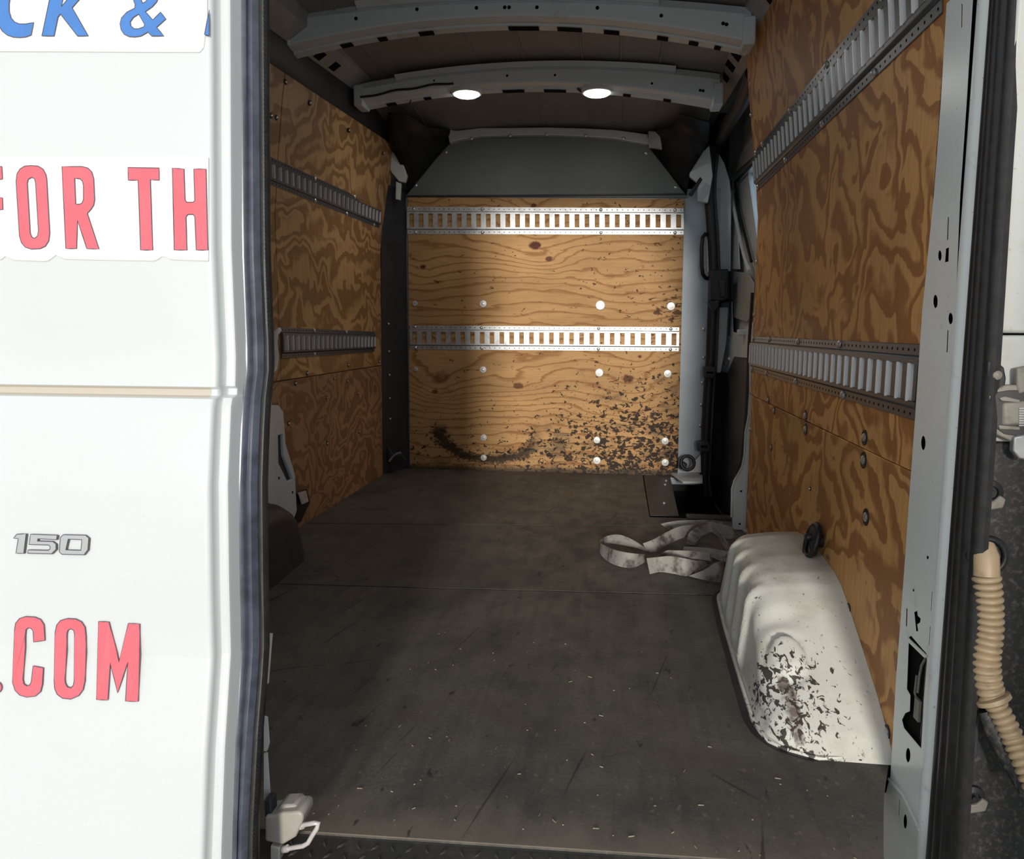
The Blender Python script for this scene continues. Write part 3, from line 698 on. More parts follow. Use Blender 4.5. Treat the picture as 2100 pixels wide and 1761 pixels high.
sealpath += [atY(px, py, ys) for px, py in ((1474, 288), (1461, 318), (1456, 360), (1455, 400), (1458, 445), (1462, 500), (1464, 550), (1463, 600), (1461, 654), (1458, 734), (1453, 805), (1449, 876), (1446, 940), (1444, 985), (1448, 1015))]
sb = MB().tube(sealpath, [.030]*4+[.030, .030]+[.026]*13, 10)
sb.build('opening_seal', M['rubber'], d1, 60)
MB().tube([tuple(Vector(p)+Vector((.022, -.014, .0))) for p in sealpath[5:]], .008, 6).build('seal_lip', M['cover'], d1, 60)
# rear edge of the opening: white body pillar in front of the plywood edge
MB().prism([atY(*p, 2.86) for p in ((1541, 760), (1546, 760), (1543, 860), (1538, 940), (1533, 1000), (1530, 1104), (1503, 1104), (1500, 1000), (1505, 985), (1521, 958), (1526, 930), (1528, 880), (1534, 850))], (0, .012, 0)).build('rear_post', M['white'], d1, 40, .003)
MB().tube([atY(*p, 2.853) for p in ((1535, 850), (1528, 885), (1526, 930), (1521, 958), (1505, 985), (1501, 1002), (1500, 1060))], .004, 6).build('post_lip', M['white'], d1, 60)
MB().tube([atY(*p, 2.856) for p in ((1543, 600), (1540, 650), (1537, 690), (1534, 760), (1530, 850), (1521, 945), (1500, 995))], .006, 6).build('post_seal', M['black'], d1, 60)
MB().prism([atY(*p, 2.83) for p in ((1537, 744), (1543, 742), (1542, 800), (1537, 800))], (0, .01, 0)).build('post_tab', M['white'], d1, 40, .002)
holes(d1, [(atY(px, py, 2.8595), (0, -1, 0), .004) for px, py in ((1520, 1007), (1517, 1074))])
MB().prism([atZ(*p, .0) for p in ((1372, 971), (1441, 971), (1441, 992), (1400, 992))], (0, 0, .012)).build('pillar_foot', M['white'], d1, 40, .003)
MB().prism([atY(*p, 3.86) for p in ((1411, 968), (1420, 951), (1437, 933), (1438, 969))], (0, .01, 0)).build('pillar_gusset', M['white'], d1, 40, .002)
MB().tube([atX(*p, .53) for p in ((1462, 918), (1455, 1010), (1476, 1048), (1482, 1056))], .006, 6).build('sill_lip', M['cover'], d1, 60)

# ---- closed left rear door with lettering
d2 = setting('door_2', 'closed white left rear door with red and blue lettering')
YSK = [(-.35, .742), (.10, .793), (.222, .813), (.334, .838), (.426, .842), (.545, .850), (.640, .8665), (.6500, .871), (.6530, .8830), (.6605, .8845), (.6640, .8795), (.700, .884), (.835, .885), (.95, .894), (1.12, .908), (1.75, .962)]
ysk = lambda z: interp(z, YSK)
def onskin(px, py, w=0.):
    r = ray(px, py); Y = .87
    for _ in range(8):
        p = CAM + r*(Y/r[1]); Y = ysk(p[2])
    p = CAM + r*(Y/r[1]); return (p[0], p[1]-w, p[2])
PRO = [(-1.18, 0), (-.8, 0), (-.486, 0), (-.4815, .0008), (-.479, .003), (-.4778, .007), (-.4772, .0155), (-.4755, .0178), (-.467, .0178), (-.4646, .0195), (-.4636, .023), (-.4625, .042), (-.4615, .046), (-.466, .056), (-1.18, .056)]
zs = sorted(set([z for z, _ in YSK] + list(np.linspace(-.35, 1.75, 44))))
dsk = MB().loft([[(x, ysk(z)+dy, z) for x, dy in PRO] for z in zs], True, True).build('door_skin', M['door'], d2, 38)
SEALP = [(-.4640, .0425), (-.4605, .0425), (-.4575, .045), (-.4560, .049), (-.4535, .0475), (-.4500, .048), (-.4470, .0515), (-.4445, .0555), (-.4425, .058), (-.4400, .0585), (-.4375, .062), (-.4365, .068), (-.442, .076), (-.464, .076)]
def sealoff(z): return interp(z, [(-.35, .004), (.1, .010), (.3, -.002), (.6, -.002), (.75, .0), (1.2, .004), (1.7, .01)])
MB().loft([[(x+sealoff(z)*-.35*(i > 2), ysk(z)+dy, z) for i, (x, dy) in enumerate(SEALP[:8])]+[(-.452, ysk(z)+.070, z), (-.464, ysk(z)+.070, z)] for z in np.linspace(-.35, 1.75, 60)], True, True).build('edge_seal', M['seal'], d2, 40)
MB().loft([[(x+sealoff(z)*-.35, ysk(z)+dy+.0005, z) for x, dy in SEALP[7:12]]+[(-.446, ysk(z)+.085, z), (-.452, ysk(z)+.066, z)] for z in np.linspace(-.35, 1.75, 60)], True, True).build('edge_gasket', M['rubber'], d2, 40)
bd = MB()
for z in list(np.arange(.74, 1.30, .0056))+list(np.arange(.0, .24, .0056)):
    c = (-.4388+sealoff(z)*-.35, ysk(z)+.0575, z); r = .0011
    bd.add([vplus(c, q) for q in ((r, 0, 0), (-r, 0, 0), (0, -r*1.6, 0), (0, r, 0), (0, 0, r*1.5), (0, 0, -r*1.5))], [(0, 2, 4), (2, 1, 4), (1, 3, 4), (3, 0, 4), (2, 0, 5), (1, 2, 5), (3, 1, 5), (0, 3, 5)])
tag(bd.build('gasket_beads', M['cover'], d2), kind='stuff')
for pts in (((541, 1300), (557, 1300), (549, 1402), (541, 1402)), ((541, 1470), (547, 1472), (551, 1525), (547, 1540), (541, 1540)), ((541, 1545), (547, 1545), (553, 1640), (541, 1640))):
    MB().prism([atY(px, py, .965) for px, py in pts], (0, .004, 0)).build('inner_edge', M['white'], d2)
def letter(name, outline, holes, mat, par=d2, w=.0008, off=0., ol=True):
    f = lambda u, v, ww: onskin(u, -v, ww+off)
    neg = lambda P: [(a, -b) for a, b in P]
    o = plate(name, neg(outline), [neg(h) for h in holes], f, w, mat, par)
    if ol:
        m = MB()
        for poly in [outline]+list(holes):
            pts = []
            for i in range(len(poly)):
                a, b = poly[i], poly[(i+1) % len(poly)]
                pts += [onskin(a[0], a[1], w+off), onskin((a[0]+b[0])/2, (a[1]+b[1])/2, w+off)]
            m.tube(pts, .00055, 4, False, True)
        m.build('letter_border', M['outline'], o)
    return o
def backing(x0, x1, y0, bottom):
    """thin white vinyl sheet laid on the door skin; bottom = lower outline (px, py)"""
    us = np.linspace(x0, x1, 62); rows = []
    for k in range(25):
        r = []
        for u in us:
            yb = interp(u, bottom); r.append(onskin(u, lerp(y0, yb, k/24.), .0007))
        rows.append(r)
    o = MB().loft(rows).build('decal_backing', M['decal'], d2, 60)
    q = o.modifiers.new('solid', 'SOLIDIFY'); q.thickness = .0005; q.offset = 0
backing(-60, 426, -60, [(-60, 106), (412, 108), (420, 96), (426, 40)])
backing(-60, 428.5, 323, [(-60, 530), (2, 534), (14, 524), (26, 534), (98, 537), (116, 523), (132, 532), (320, 536), (336, 524), (350, 533), (428, 536)])
B_ = M['blue']; R_d = M['red']; LO = .0010
def rnd(poly, n=2):
    """corner cutting for curved letters"""
    for _ in range(n):
        q = []
        for i in range(len(poly)):
            a, b = poly[i], poly[(i+1) % len(poly)]
            q += [(a[0]*.75+b[0]*.25, a[1]*.75+b[1]*.25), (a[0]*.25+b[0]*.75, a[1]*.25+b[1]*.75)]
        poly = q
    return poly
letter('letter', [(71, 47), (66, 73), (54, 77), (42, 78), (29, 77), (17, 73), (7, 65), (0, 54), (-5, 40), (-7, 22), (-5, 0), (0, -25), (30, -40), (24, -12), (21, 8), (21, 25), (25, 38), (32, 46), (42, 50), (55, 50)], [], B_, off=LO)
letter('letter', [(111, -35), (88, 75), (113, 75), (121, 36), (126, 30), (161, 75), (183, 75), (150, 17), (195, -35), (168, -35), (128, 15), (138, -35)], [], B_, off=LO)
letter('ampersand', [(268, -25), (275, 0), (279, 11), (278, 18), (262, 26), (251, 38), (248, 50), (250, 62), (256, 71), (266, 76), (278, 77), (291, 75), (305, 67), (313, 75), (338, 75), (323, 57), (342, 40), (331, 26), (315, 42), (300, 25), (314, 15), (323, 5), (329, -10), (328, -25)],
       [[(292, -18), (290, -2), (294, 8), (300, 5), (306, -4), (305, -18)], [(286, 30), (275, 37), (269, 46), (270, 54), (277, 60), (286, 60), (297, 56), (298, 51)]], B_, off=LO)
letter('letter', [(430.5, 22), (421, 72), (430.5, 74)], [], B_, off=LO)
letter('letter', [(-34, 341), (6, 342), (7, 368), (-8, 368), (-8, 405), (7, 406), (8, 430), (-8, 430), (-8, 512), (-34, 512)], [], R_d, off=LO)
letter('letter', [(35, 372), (37, 357), (43, 347), (53, 341), (66, 340), (80, 341), (90, 347), (96, 358), (98, 370), (104, 478), (102, 494), (95, 505), (84, 510), (66, 511), (54, 507), (46, 498), (42, 484)],
       [[(58, 376), (60, 368), (67, 364), (73, 367), (75, 376), (81, 474), (79, 484), (73, 489), (67, 486), (64, 478)]], R_d, off=LO)
letter('letter', [(129, 342), (170, 342), (182, 345), (190, 353), (194, 367), (196, 410), (194, 421), (188, 430), (181, 438), (205, 511), (180, 510), (161, 452), (159, 510), (137, 510)],
       [[(155, 366), (166, 367), (171, 372), (173, 381), (173, 410), (170, 417), (165, 419), (157, 419)]], R_d, off=LO)
letter('letter', [(264, 344), (328, 345), (328, 370), (310, 369), (315, 513), (290, 513), (285, 370), (265, 370)], [], R_d, off=LO)
letter('letter', [(355, 345), (379, 347), (381, 410), (384, 415), (398, 415), (401, 411), (399, 347), (424, 347), (428, 513), (404, 513), (401, 445), (398, 440), (387, 440), (383, 445), (385, 513), (359, 513)], [], R_d, off=LO)
letter('dot', ell(-6, 1408, 12, 12, 16), [], R_d, off=LO)
letter('letter', [(32, 1290), (34, 1277), (42, 1267), (54, 1263), (73, 1264), (85, 1269), (92, 1280), (94, 1312), (71, 1315), (70, 1293), (66, 1287), (60, 1286), (55, 1290), (54, 1303), (49, 1392), (51, 1401), (57, 1405), (63, 1403), (66, 1397), (70, 1364), (91, 1368), (89, 1402), (85, 1417), (74, 1426), (57, 1428), (43, 1424), (33, 1414), (28, 1398)], [], R_d, off=LO)
letter('letter', [(115, 1296), (118, 1281), (126, 1271), (140, 1267), (157, 1268), (169, 1274), (176, 1285), (178, 1303), (176, 1395), (172, 1413), (163, 1425), (147, 1432), (130, 1430), (119, 1422), (114, 1410), (113, 1395)],
       [[(139, 1298), (141, 1291), (147, 1288), (153, 1291), (155, 1300), (154, 1395), (152, 1404), (147, 1409), (140, 1407), (136, 1400), (135, 1391)]], R_d, off=LO)
letter('letter', [(204, 1273), (225, 1274), (246, 1356), (265, 1277), (288, 1278), (285, 1437), (259, 1436), (264, 1356), (243, 1419), (228, 1358), (223, 1434), (200, 1433)], [], R_d, off=LO)
BAD = [([(31, 1102), (38, 1094), (57, 1093), (52, 1133), (36, 1133), (41, 1103)], []),
       ([(66, 1094), (121, 1096), (119, 1105), (81, 1103), (80, 1108), (111, 1109), (118, 1114), (118, 1125), (109, 1134), (60, 1133), (61, 1126), (102, 1127), (106, 1124), (106, 1119), (103, 1116), (63, 1115)], []),
       ([(133, 1095), (178, 1096), (185, 1102), (183, 1126), (175, 1136), (130, 1135), (125, 1130), (127, 1101)], [[(143, 1104), (171, 1105), (169, 1127), (138, 1126)]])]
for out, hol in BAD:
    o = letter('badge_digit', [(a+1.6, b+1.2) for a, b in out], [[(a+1.6, b+1.2) for a, b in h] for h in hol], M['badgeside'], w=.0022, ol=False)
    letter('digit_face', out, hol, M['chrome'], par=o, w=.0006, off=.0022, ol=True)

# ---- right rear door, swung open beside the camera
d3 = setting('door_3', 'white right rear door swung open at the right edge')
MB().add([(x, y, z) for z in (-.33, .55, 1.72) for x, y in ((.655, 1.05), (.625, 1.02), (.585+.03*(z > 1), .24), (.60+.03*(z > 1), .20), (.66+.03*(z > 1), .20), (.71, 1.02))],
    [tuple(6*k+i for i in (j, (j+1) % 6))+(6*(k+1)+(j+1) % 6, 6*(k+1)+j) for k in range(2) for j in range(6)]+[tuple(range(6)), tuple(range(12, 18))]).build('door_shell', M['white'], d3, 30, .008)
MB().prism([(.612, .95, .02), (.596, .32, .02), (.596, .32, .60), (.612, .95, .60)], (-.012, 0, 0)).build('inner_panel', M['cover'], d3, 40, .006)

# ---- cargo tracks bolted to the walls
def track(label, c00, c10, c01, c11, nrm, n, screws, lips=0, thick=.010, slot=.0185):
    """slotted steel track; corners: bottom start, bottom end, top start, top end"""
    A, Bq, Cq, D = [Vector(q) for q in (c00, c10, c01, c11)]; nv = Vector(nrm).normalized()
    t_ = thing('cargo_track', label, 'track', tuple(A), 'slotted cargo tracks')
    F = lambda s, t, d: (A*(1-s)+Bq*s)*(1-t)+(Cq*(1-s)+D*s)*t + nv*d
    m = MB()
    def hexa(s_0, s_1, t0, t1, d0, d1, d1b=None):
        d1b = d1 if d1b is None else d1b
        P = [F(s, t, d) for s in (s_0, s_1) for t, d in ((t0, d0), (t1, d0), (t1, d1b), (t0, d1))]
        m.add(P, [(0, 1, 2, 3), (7, 6, 5, 4), (0, 4, 5, 1), (1, 5, 6, 2), (2, 6, 7, 3), (3, 7, 4, 0)])
    hexa(0, 1, 0, .155, .0003, .0022); hexa(0, 1, .845, 1, .0003, .0022)
    hexa(0, 1, .155, .20, .0003, .0025, thick); hexa(0, 1, .80, .845, .0003, thick, .0025)
    hexa(0, 1, .20, .255, .0003, thick); hexa(0, 1, .745, .80, .0003, thick)
    L = (Bq-A).length; pitch = 1./n; sw = slot/L
    e = 0.
    for i in range(n):
        c = (i+.5)*pitch
        hexa(e, c-sw/2, .255, .745, .0003, thick); e = c+sw/2
    hexa(e, 1, .255, .745, .0003, thick)
    m.build('slotted_rail', M['galv'] if not lips else M['galvdark'], t_, None, .0012, 1)
    if lips:
        for i in range(n):
            c = (i+.5)*pitch + lips*(sw/2-.0016/L); m = MB()
            hexa(c-.0016/L, c+.0016/L, .25, .75, .0003, thick+.0035)
            m.build('slot_lip', M['lip'], t_)
    hm = MB()
    nh = int(L/.0254)
    for i in range(nh):
        for t in (.075, .925):
            hm.lathe(F((i+.5)/nh, t, .0020), nv, [(.0028, 0), (.0026, .0006)], 6)
    tag(hm.build('flange_holes', M['void'], t_), kind='stuff')
    first = None
    for (s, t) in screws:
        p = F(s, t, .0022)
        MB().lathe(p, nv, [(.0085, 0), (.0085, .002), (.006, .0048), (.002, .0058)], 12).build('screw', M['screw'], t_, 40)
    return t_
def sfrac(px0, px1, X, pts): return pts
fx = BK-.0005
track('pale slotted steel track across the top of the front plywood board', atY(836, 480, fx), atY(1402, 481, fx), atY(835, 424, fx), atY(1402, 427, fx), (0, -1, 0), 28,
      [(.025, .925), (.28, .925), (.71, .925), (.97, .925), (.03, .07), (.28, .07), (.71, .07), (.97, .07)], 0, .010, .0235)
track('pale slotted steel track across the middle of the front plywood board', atY(842, 716, fx), atY(1392, 720, fx), atY(841, 667, fx), atY(1393, 671, fx), (0, -1, 0), 27,
      [(.02, .925), (.275, .925), (.71, .925), (.97, .925), (.02, .07), (.275, .07), (.71, .07), (.97, .07)], 0, .010, .0235)
zb, zt_ = 1.207, 1.337
track('upper slotted steel track on the orange plywood of the right wall', (XR(zb)-.0005, 2.80, zb), (XR(zb)-.0005, 1.292, zb), (XR(zt_)-.0005, 2.80, zt_), (XR(zt_)-.0005, 1.292, zt_), (-1, 0, -.14), 30,
      [(.02, .93), (.10, .93), (.36, .93), (.60, .93), (.84, .93), (.02, .07), (.30, .07), (.56, .07), (.80, .07)], -1)
track('lower slotted steel track on the orange plywood of the right wall', (.4895, 2.82, .590), (.4895, 1.292, .590), (.4895, 2.82, .713), (.4895, 1.292, .713), (-1, 0, 0), 31,
      [(.02, .93), (.20, .93), (.45, .93), (.70, .93), (.02, .07), (.19, .07), (.45, .07), (.73, .07)], -1)
xl = lambda px, py, x: atX(px, py, x)
track('upper slotted steel track on the shaded left plywood wall', xl(548, 376, -1.142), xl(777, 468, -1.142), xl(546, 318, -1.134), xl(779, 424, -1.134), (1, 0, -.08), 24,
      [(.33, .93), (.70, .93), (.33, .07), (.62, .07), (.93, .07)], 1)
track('lower slotted steel track on the shaded left plywood wall', xl(577, 735, -1.149), xl(767, 721, -1.149), xl(575, 671, -1.149), xl(768, 680, -1.149), (1, 0, 0), 22,
      [(.28, .93), (.62, .93), (.28, .07)], 1)
tb = MB().tube([atX(*p, -1.13) for p in ((572, 676), (565, 684), (563, 700), (566, 730), (563, 755), (556, 764))], .010, 8).build('wall_bracket', M['white'], wl, 60)

# ---- wheel arches
def sm(a, b, x):
    t = min(1, max(0, (x-a)/(b-a))); return t*t*(3-2*t)
HT = [(1.296, 0.0), (1.33, .034), (1.40, .078), (1.50, .130), (1.60, .180), (1.65, .200), (1.70, .211), (1.80, .219), (1.98, .219), (2.05, .208), (2.10, .175), (2.15, .11), (2.19, .04), (2.21, 0)]
XT = [(1.296, .385), (1.305, .345), (1.33, .306), (1.36, .288), (1.42, .279), (1.59, .283), (1.9, .292), (2.10, .303), (2.15, .325), (2.19, .36), (2.21, .42)]
def arch_rows(flute=True, dent=True):
    Ys = list(np.linspace(1.296, 1.40, 16))+list(np.linspace(1.41, 2.00, 84))+list(np.linspace(2.01, 2.21, 22)); rows = []
    for Y in Ys:
        h = interp(Y, HT); xi = interp(Y, XT); r = min(.055, h*.6)
        lean = h*.10
        P = []
        xt = xi+lean+r
        for k in range(15): P.append([lerp(.4895, xt, k/15.), h-.010*(k/15.)**2*min(1, h/.1)])
        for k in range(9):
            a = math.pi/2*k/8; P.append([xt-r*math.sin(a), h-.010*min(1, h/.1)-r*(1-math.cos(a))])
        zs_ = P[-1][1]; xs_ = P[-1][0]
        for k in range(1, 13):
            t = k/12.; P.append([lerp(xs_, xi, t), lerp(zs_, 0, t)])
        row = []
        for j, (x, z) in enumerate(P):
            o = 0.
            if flute and j >= 18:
                f = sm(15, 20, j)*(1-sm(31, 35, j))
                for yk in (1.62, 1.73, 1.84, 1.95):
                    yy = Y+(.22-z)*.25
                    o += .014*f*math.exp(-((yy-yk-.05)/.014)**2)
            x -= o
            if dent:
                d = math.hypot((x-.345)/.036, (Y-1.475)/.045)
                z += .014*(1-sm(.72, 1.02, d))
                z -= .006*math.exp(-((d-1.12)/.12)**2)
                d2 = math.hypot((x-.335)/.05, (Y-1.565)/.022); z -= .008*math.exp(-d2*d2)
                d3 = math.hypot((x-.322)/.026, (Y-1.41)/.04); z -= .010*math.exp(-d3*d3)*min(1, z/.03)
            row.append((x, Y, z))
        rows.append(row)
    return rows
ar = thing('wheel_arch', 'white scuffed steel wheel arch cover against the right plywood wall', 'wheel arch', (.40, 1.75, 0))
MB().loft(arch_rows()).build('arch_shell', M['archwhite'], ar, 60)
fl = [(interp(Y, XT), Y) for Y in np.linspace(1.30, 2.20, 40)]
fl = [(.47, 1.318)]+fl
MB().loft([[(x, y, .006), (x-.006*(1 if y > 1.33 else .3), y-(.006 if y < 1.36 else 0), .006), (x-.007*(1 if y > 1.33 else .3), y-(.007 if y < 1.36 else 0), .0003), (x, y, .0003)] for x, y in fl], True, True).build('base_flange', M['archwhite'], ar, 40)
MB().loft([[(x-.004, y-(.004 if y < 1.36 else 0), .0012), (x-.020*(1 if y > 1.36 else .6), y-(.010 if y < 1.36 else 0), .0012)] for x, y in fl]).build('sealant_line', M['black'], ar)
al = thing('wheel_arch', 'black covered wheel arch in the shade of the left wall', 'wheel arch', (-1.06, 1.8, 0))
MB().loft([[(-.66-x, 1.35+(Y-1.35)*1.22, z*1.0) for x, Y, z in r] for r in arch_rows(False, False)]).build('arch_shell', M['cover'], al, 60)

def disc(label, c, ax, r, mat):
    t = thing('lashing_ring', label, 'ring', c)
    ax = Vector(ax)
    MB().lathe(c, ax, [(r, 0), (r*1.0, .008), (r*.92, .014), (r*.66, .016), (r*.58, .010), (r*.3, .009), (.001, .009)], 24).build('ring', mat, t, 40)
    MB().lathe(vplus(c, ax*.009), ax, [(r*.22, 0), (r*.20, .006), (r*.08, .008)], 12).build('centre_bolt', M['bracket'], t, 40)
    return t
cw = atX(1665, 1108, .466)
lr = thing('lashing_ring', 'round black lashing ring on the plywood above the white wheel arch', 'ring', cw)
MB().tube([vplus(cw, (.010*math.sin(a), .037*math.cos(a), .037*math.sin(a))) for a in [2*math.pi*i/28 for i in range(28)]], .0068, 10, False, True).build('ring', M['black'], lr, 60)
MB().lathe(vplus(cw, (.004, 0, 0)), (-1, 0, 0), [(.034, -.003), (.034, .003), (.026, .005), (.001, .005)], 24).build('inner_disc', M['cover'], lr, 40)
MB().lathe(vplus(cw, (0, .006, .006)), (-1, 0, 0), [(.009, 0), (.009, .012), (.006, .015), (.001, .015)], 14).build('stud', M['black'], lr, 40)
MB().lathe((.4888, cw[1], cw[2]), (-1, 0, 0), [(.016, 0), (.016, .016)], 14).build('stem', M['black'], lr, 40)
pz = atX(567, 1222, -.955)
disc('round black lashing ring on the dark left wheel arch', (pz[0]-.006, pz[1], pz[2]), (1, 0, 0), .022, M['black'])

# grey bracket, white post and small white tag at the foot of the left wall
pb_ = thing('pillar_bracket', 'grey steel bracket with a long slot at the left wall foot', 'bracket', (-1.13, 2.6, 0))
fb = lambda u, v, w: vplus(atX(u, -v, -1.128), (-w, 0, 0))
n_ = lambda P: [(a, -b) for a, b in P]
plate('bracket_plate', n_([(556, 830), (572, 831), (581, 843), (584, 877), (586, 910), (605, 971), (609, 1046), (598, 1082), (560, 1082)]), [n_([(570, 893), (580, 890), (582, 934), (600, 982), (590, 987), (571, 948)])], fb, .012, M['bow'], pb_, .002)
MB().prism([atX(*p, -1.138) for p in ((568, 890), (582, 888), (584, 934), (603, 984), (590, 990), (568, 950))], (-.004, 0, 0)).build('slot_back', M['cover'], pb_)
holes(pb_, [(atX(px, py, -1.1275), (1, 0, 0), .005) for px, py in ((572, 980), (600, 1009), (575, 1047))])
MB().prism([atX(*p, -1.118) for p in ((553, 772), (559, 845), (563, 908), (567, 1079), (530, 1120), (533, 1078), (546, 885))], (-.010, 0, 0)).build('white_post', M['white'], pb_, None, .002)
tg = thing('wall_tag', 'small white tag on a black clip low on the left wall', 'tag', atX(625, 1021, -1.12))
MB().prism([atX(*p, -1.118) for p in ((613, 1010), (628, 1006), (633, 1028), (620, 1034))], (-.004, 0, 0)).build('tag_plate', M['palemetal'], tg)
MB().prism([atX(*p, -1.130) for p in ((607, 1012), (630, 1002), (637, 1030), (629, 1045), (618, 1070), (606, 1074), (607, 1050))], (-.012, 0, 0)).build('clip', M['black'], tg, 40, .003)

# ---- dome lights
M['lens'] = None
gl = G('lit dome lens', .4); gl.col((.9, .9, .9)); gl.b.inputs['Emission Color'].default_value = (1, .98, .94, 1); gl.b.inputs['Emission Strength'].default_value = 9.; M['lens'] = gl.m
for k, (px, lab) in enumerate(((957, 'left of the two lit round dome lights on the second roof bow'), (1225, 'right of the two lit round dome lights on the second roof bow'))):
    Y = 3.262; p = atY(px, 170, Y)
    c = (p[0], Y, b2b(p[0])-.004)
    t = thing('dome_light', lab, 'lamp', c, 'dome lights')
    MB().lathe(c, (0, 0, -1), [(.066, -.006), (.066, .006), (.060, .012), (.054, .012)], 24).build('rim', M['white'], t, 40)
    MB().lathe(c, (0, 0, -1), [(.054, .008), (.054, .013), (.044, .019), (.025, .023), (.004, .024)], 24).build('lens', M['lens'], t, 60)
    MB().tube([(c[0]-.062, c[1]-.01, c[2]-.006), (c[0]-.075, c[1]-.012, c[2]+.004), (c[0]-.083, c[1]-.014, c[2]+.018)], .006, 8).build('clip', M['black'], t, 60)
    a = bpy.data.lights.new('dome_glow', 'AREA'); a.shape = 'DISK'; a.size = .10; a.energy = 1.1; a.color = (1, .97, .92)
    ao = bpy.data.objects.new('dome_glow', a); COL.objects.link(ao); ao.location = (c[0], c[1], c[2]-.027)

# ---- grab handle, floor rings
gh = thing('grab_handle', 'black grab handle on the pillar at the side door', 'handle', atY(1445, 525, 3.9))
MB().tube([atY(*p, y) for p, y in (((1455, 482), 3.91), ((1446, 480), 3.89), ((1441, 487), 3.87), ((1439, 505), 3.865), ((1439, 545), 3.865), ((1441, 562), 3.87), ((1447, 570), 3.89), ((1456, 572), 3.91))], .0095, 10).build('grip', M['black'], gh, 60)
MB().prism([atY(*p, 3.90) for p in ((1449, 490), (1456, 488), (1457, 566), (1450, 566))], (0, .01, 0)).build('back_plate', M['palemetal'], gh, 40, .002)
rg = thing('floor_ring', 'black strap ring on the floor by the white pillar foot', 'ring', atZ(1408, 958, .012))
c = Vector(atY(1410, 949, 3.80))
MB().tube([c+Vector((.032*math.cos(a), .008*math.sin(a), .034*math.sin(a))) for a in [2*math.pi*i/18 for i in range(18)]], .008, 8, False, True).build('ring', M['black'], rg, 60)
MB().prism([atY(*p, 3.805) for p in ((1392, 955), (1400, 946), (1410, 952), (1406, 962), (1394, 962))], (0, .03, 0)).build('clip', M['black'], rg, 40, .004)
rg = thing('floor_ring', 'dull steel ring on the floor at the left front corner', 'ring', atZ(815, 945, .01))
MB().tube([atY(*p, 3.74) for p in ((798, 946), (806, 936), (814, 930), (822, 928))], .007, 8).build('ring', M['galv'], rg, 60)
MB().prism([atY(*p, 3.75) for p in ((796, 918), (806, 932), (826, 934), (833, 944), (826, 949), (796, 949))], (0, .02, 0)).build('clip', M['cover'], rg, 40, .003)

# ---- dirty webbing strap in loose loops
st = thing('lashing_strap', 'dirty grey webbing strap lying in loose loops beside the white wheel arch', 'strap', atZ(1380, 1150, 0))
def catmull(P, n=6):
    P = [np.array(p, float) for p in P]; Q = [2*P[0]-P[1]]+P+[2*P[-1]-P[-2]]; out = []
    for i in range(1, len(Q)-2):
        for k in range(n):
            t = k/n
            out.append(.5*((2*Q[i])+(-Q[i-1]+Q[i+1])*t+(2*Q[i-1]-5*Q[i]+4*Q[i+1]-Q[i+2])*t*t+(-Q[i-1]+3*Q[i]-3*Q[i+1]+Q[i+2])*t**3))
    out.append(P[-1]); return out
def zo(p): return (1200+p[0]/5.833, 960+p[1]/5.833)
def strap(nodes):
    """node: lower edge in view, upper edge in view, height of lower edge, how far the upper edge lies behind it"""
    c, w = [], []
    for b, t, zbot, back in nodes:
        P = np.array(atZ(*zo(b), zbot)); Q = np.array(atY(*zo(t), P[1]+back))
        if Q[2] < .002: Q = np.array(atZ(*zo(t), .004))
        c.append((P+Q)/2); w.append(Q-P)
    c = catmull(c); w = catmull(w)
    return MB().ribbon(c, w, .0026).build('webbing', M['strap'], st, 50)
strap([((790, 1010), (720, 950), .004, .02), ((640, 960), (560, 850), .006, .03), ((420, 915), (400, 795), .008, .03), ((250, 900), (240, 820), .006, .02), ((172, 990), (180, 885), .003, .005),
       ((260, 1105), (330, 965), .002, .0), ((420, 1175), (460, 1000), .002, .0), ((580, 1185), (600, 1020), .002, .0), ((725, 1115), (730, 1030), .003, .0)])
strap([((740, 1000), (690, 900), .003, .02), ((850, 1000), (820, 850), .004, .03), ((960, 930), (960, 770), .006, .03), ((1120, 850), (1120, 700), .012, .03), ((1290, 800), (1310, 670), .012, .03), ((1460, 740), (1480, 640), .010, .02), ((1620, 830), (1620, 665), .003, .02), ((1790, 850), (1770, 700), .003, .01)])
strap([((1000, 740), (900, 665), .002, .01), ((1150, 720), (1100, 630), .008, .02), ((1300, 680), (1330, 620), .014, .02), ((1480, 660), (1500, 618), .016, .01), ((1650, 680), (1640, 640), .016, .01)])
strap([((1320, 930), (1210, 890), .004, .0), ((1350, 860), (1240, 780), .014, .01), ((1420, 800), (1340, 700), .030, .01), ((1510, 765), (1470, 675), .034, .01), ((1580, 800), (1560, 700), .030, .01), ((1650, 920), (1640, 800), .014, .01), ((1720, 1020), (1730, 930), .004, .01)])
strap([((775, 1265), (735, 1075), .002, .0), ((900, 1240), (880, 1060), .002, .0), ((1060, 1260), (1020, 1050), .002, .0), ((1230, 1285), (1180, 1075), .002, .0), ((1400, 1200), (1360, 1105), .006, .0), ((1520, 1110), (1500, 1040), .016, .0)])
strap([((860, 1050), (880, 1040), .030, .0), ((1000, 1045), (980, 985), .032, .01), ((1180, 1075), (1120, 985), .034, .02), ((1330, 1085), (1300, 995), .032, .02), ((1500, 1110), (1480, 1010), .028, .02)])
strap([((1240, 1290), (1250, 1285), .003, .0), ((1400, 1330), (1420, 1215), .003, .0), ((1520, 1350), (1540, 1140), .003, .0), ((1620, 1350), (1640, 1110), .003, .0), ((1690, 1260), (1720, 1130), .003, .0)])
strap([((1170, 985), (1180, 940), .010, .01), ((1320, 1010), (1340, 945), .010, .02), ((1500, 1060), (1520, 960), .010, .02), ((1650, 1120), (1660, 985), .008, .02), ((1760, 1160), (1760, 1010), .006, .02)])

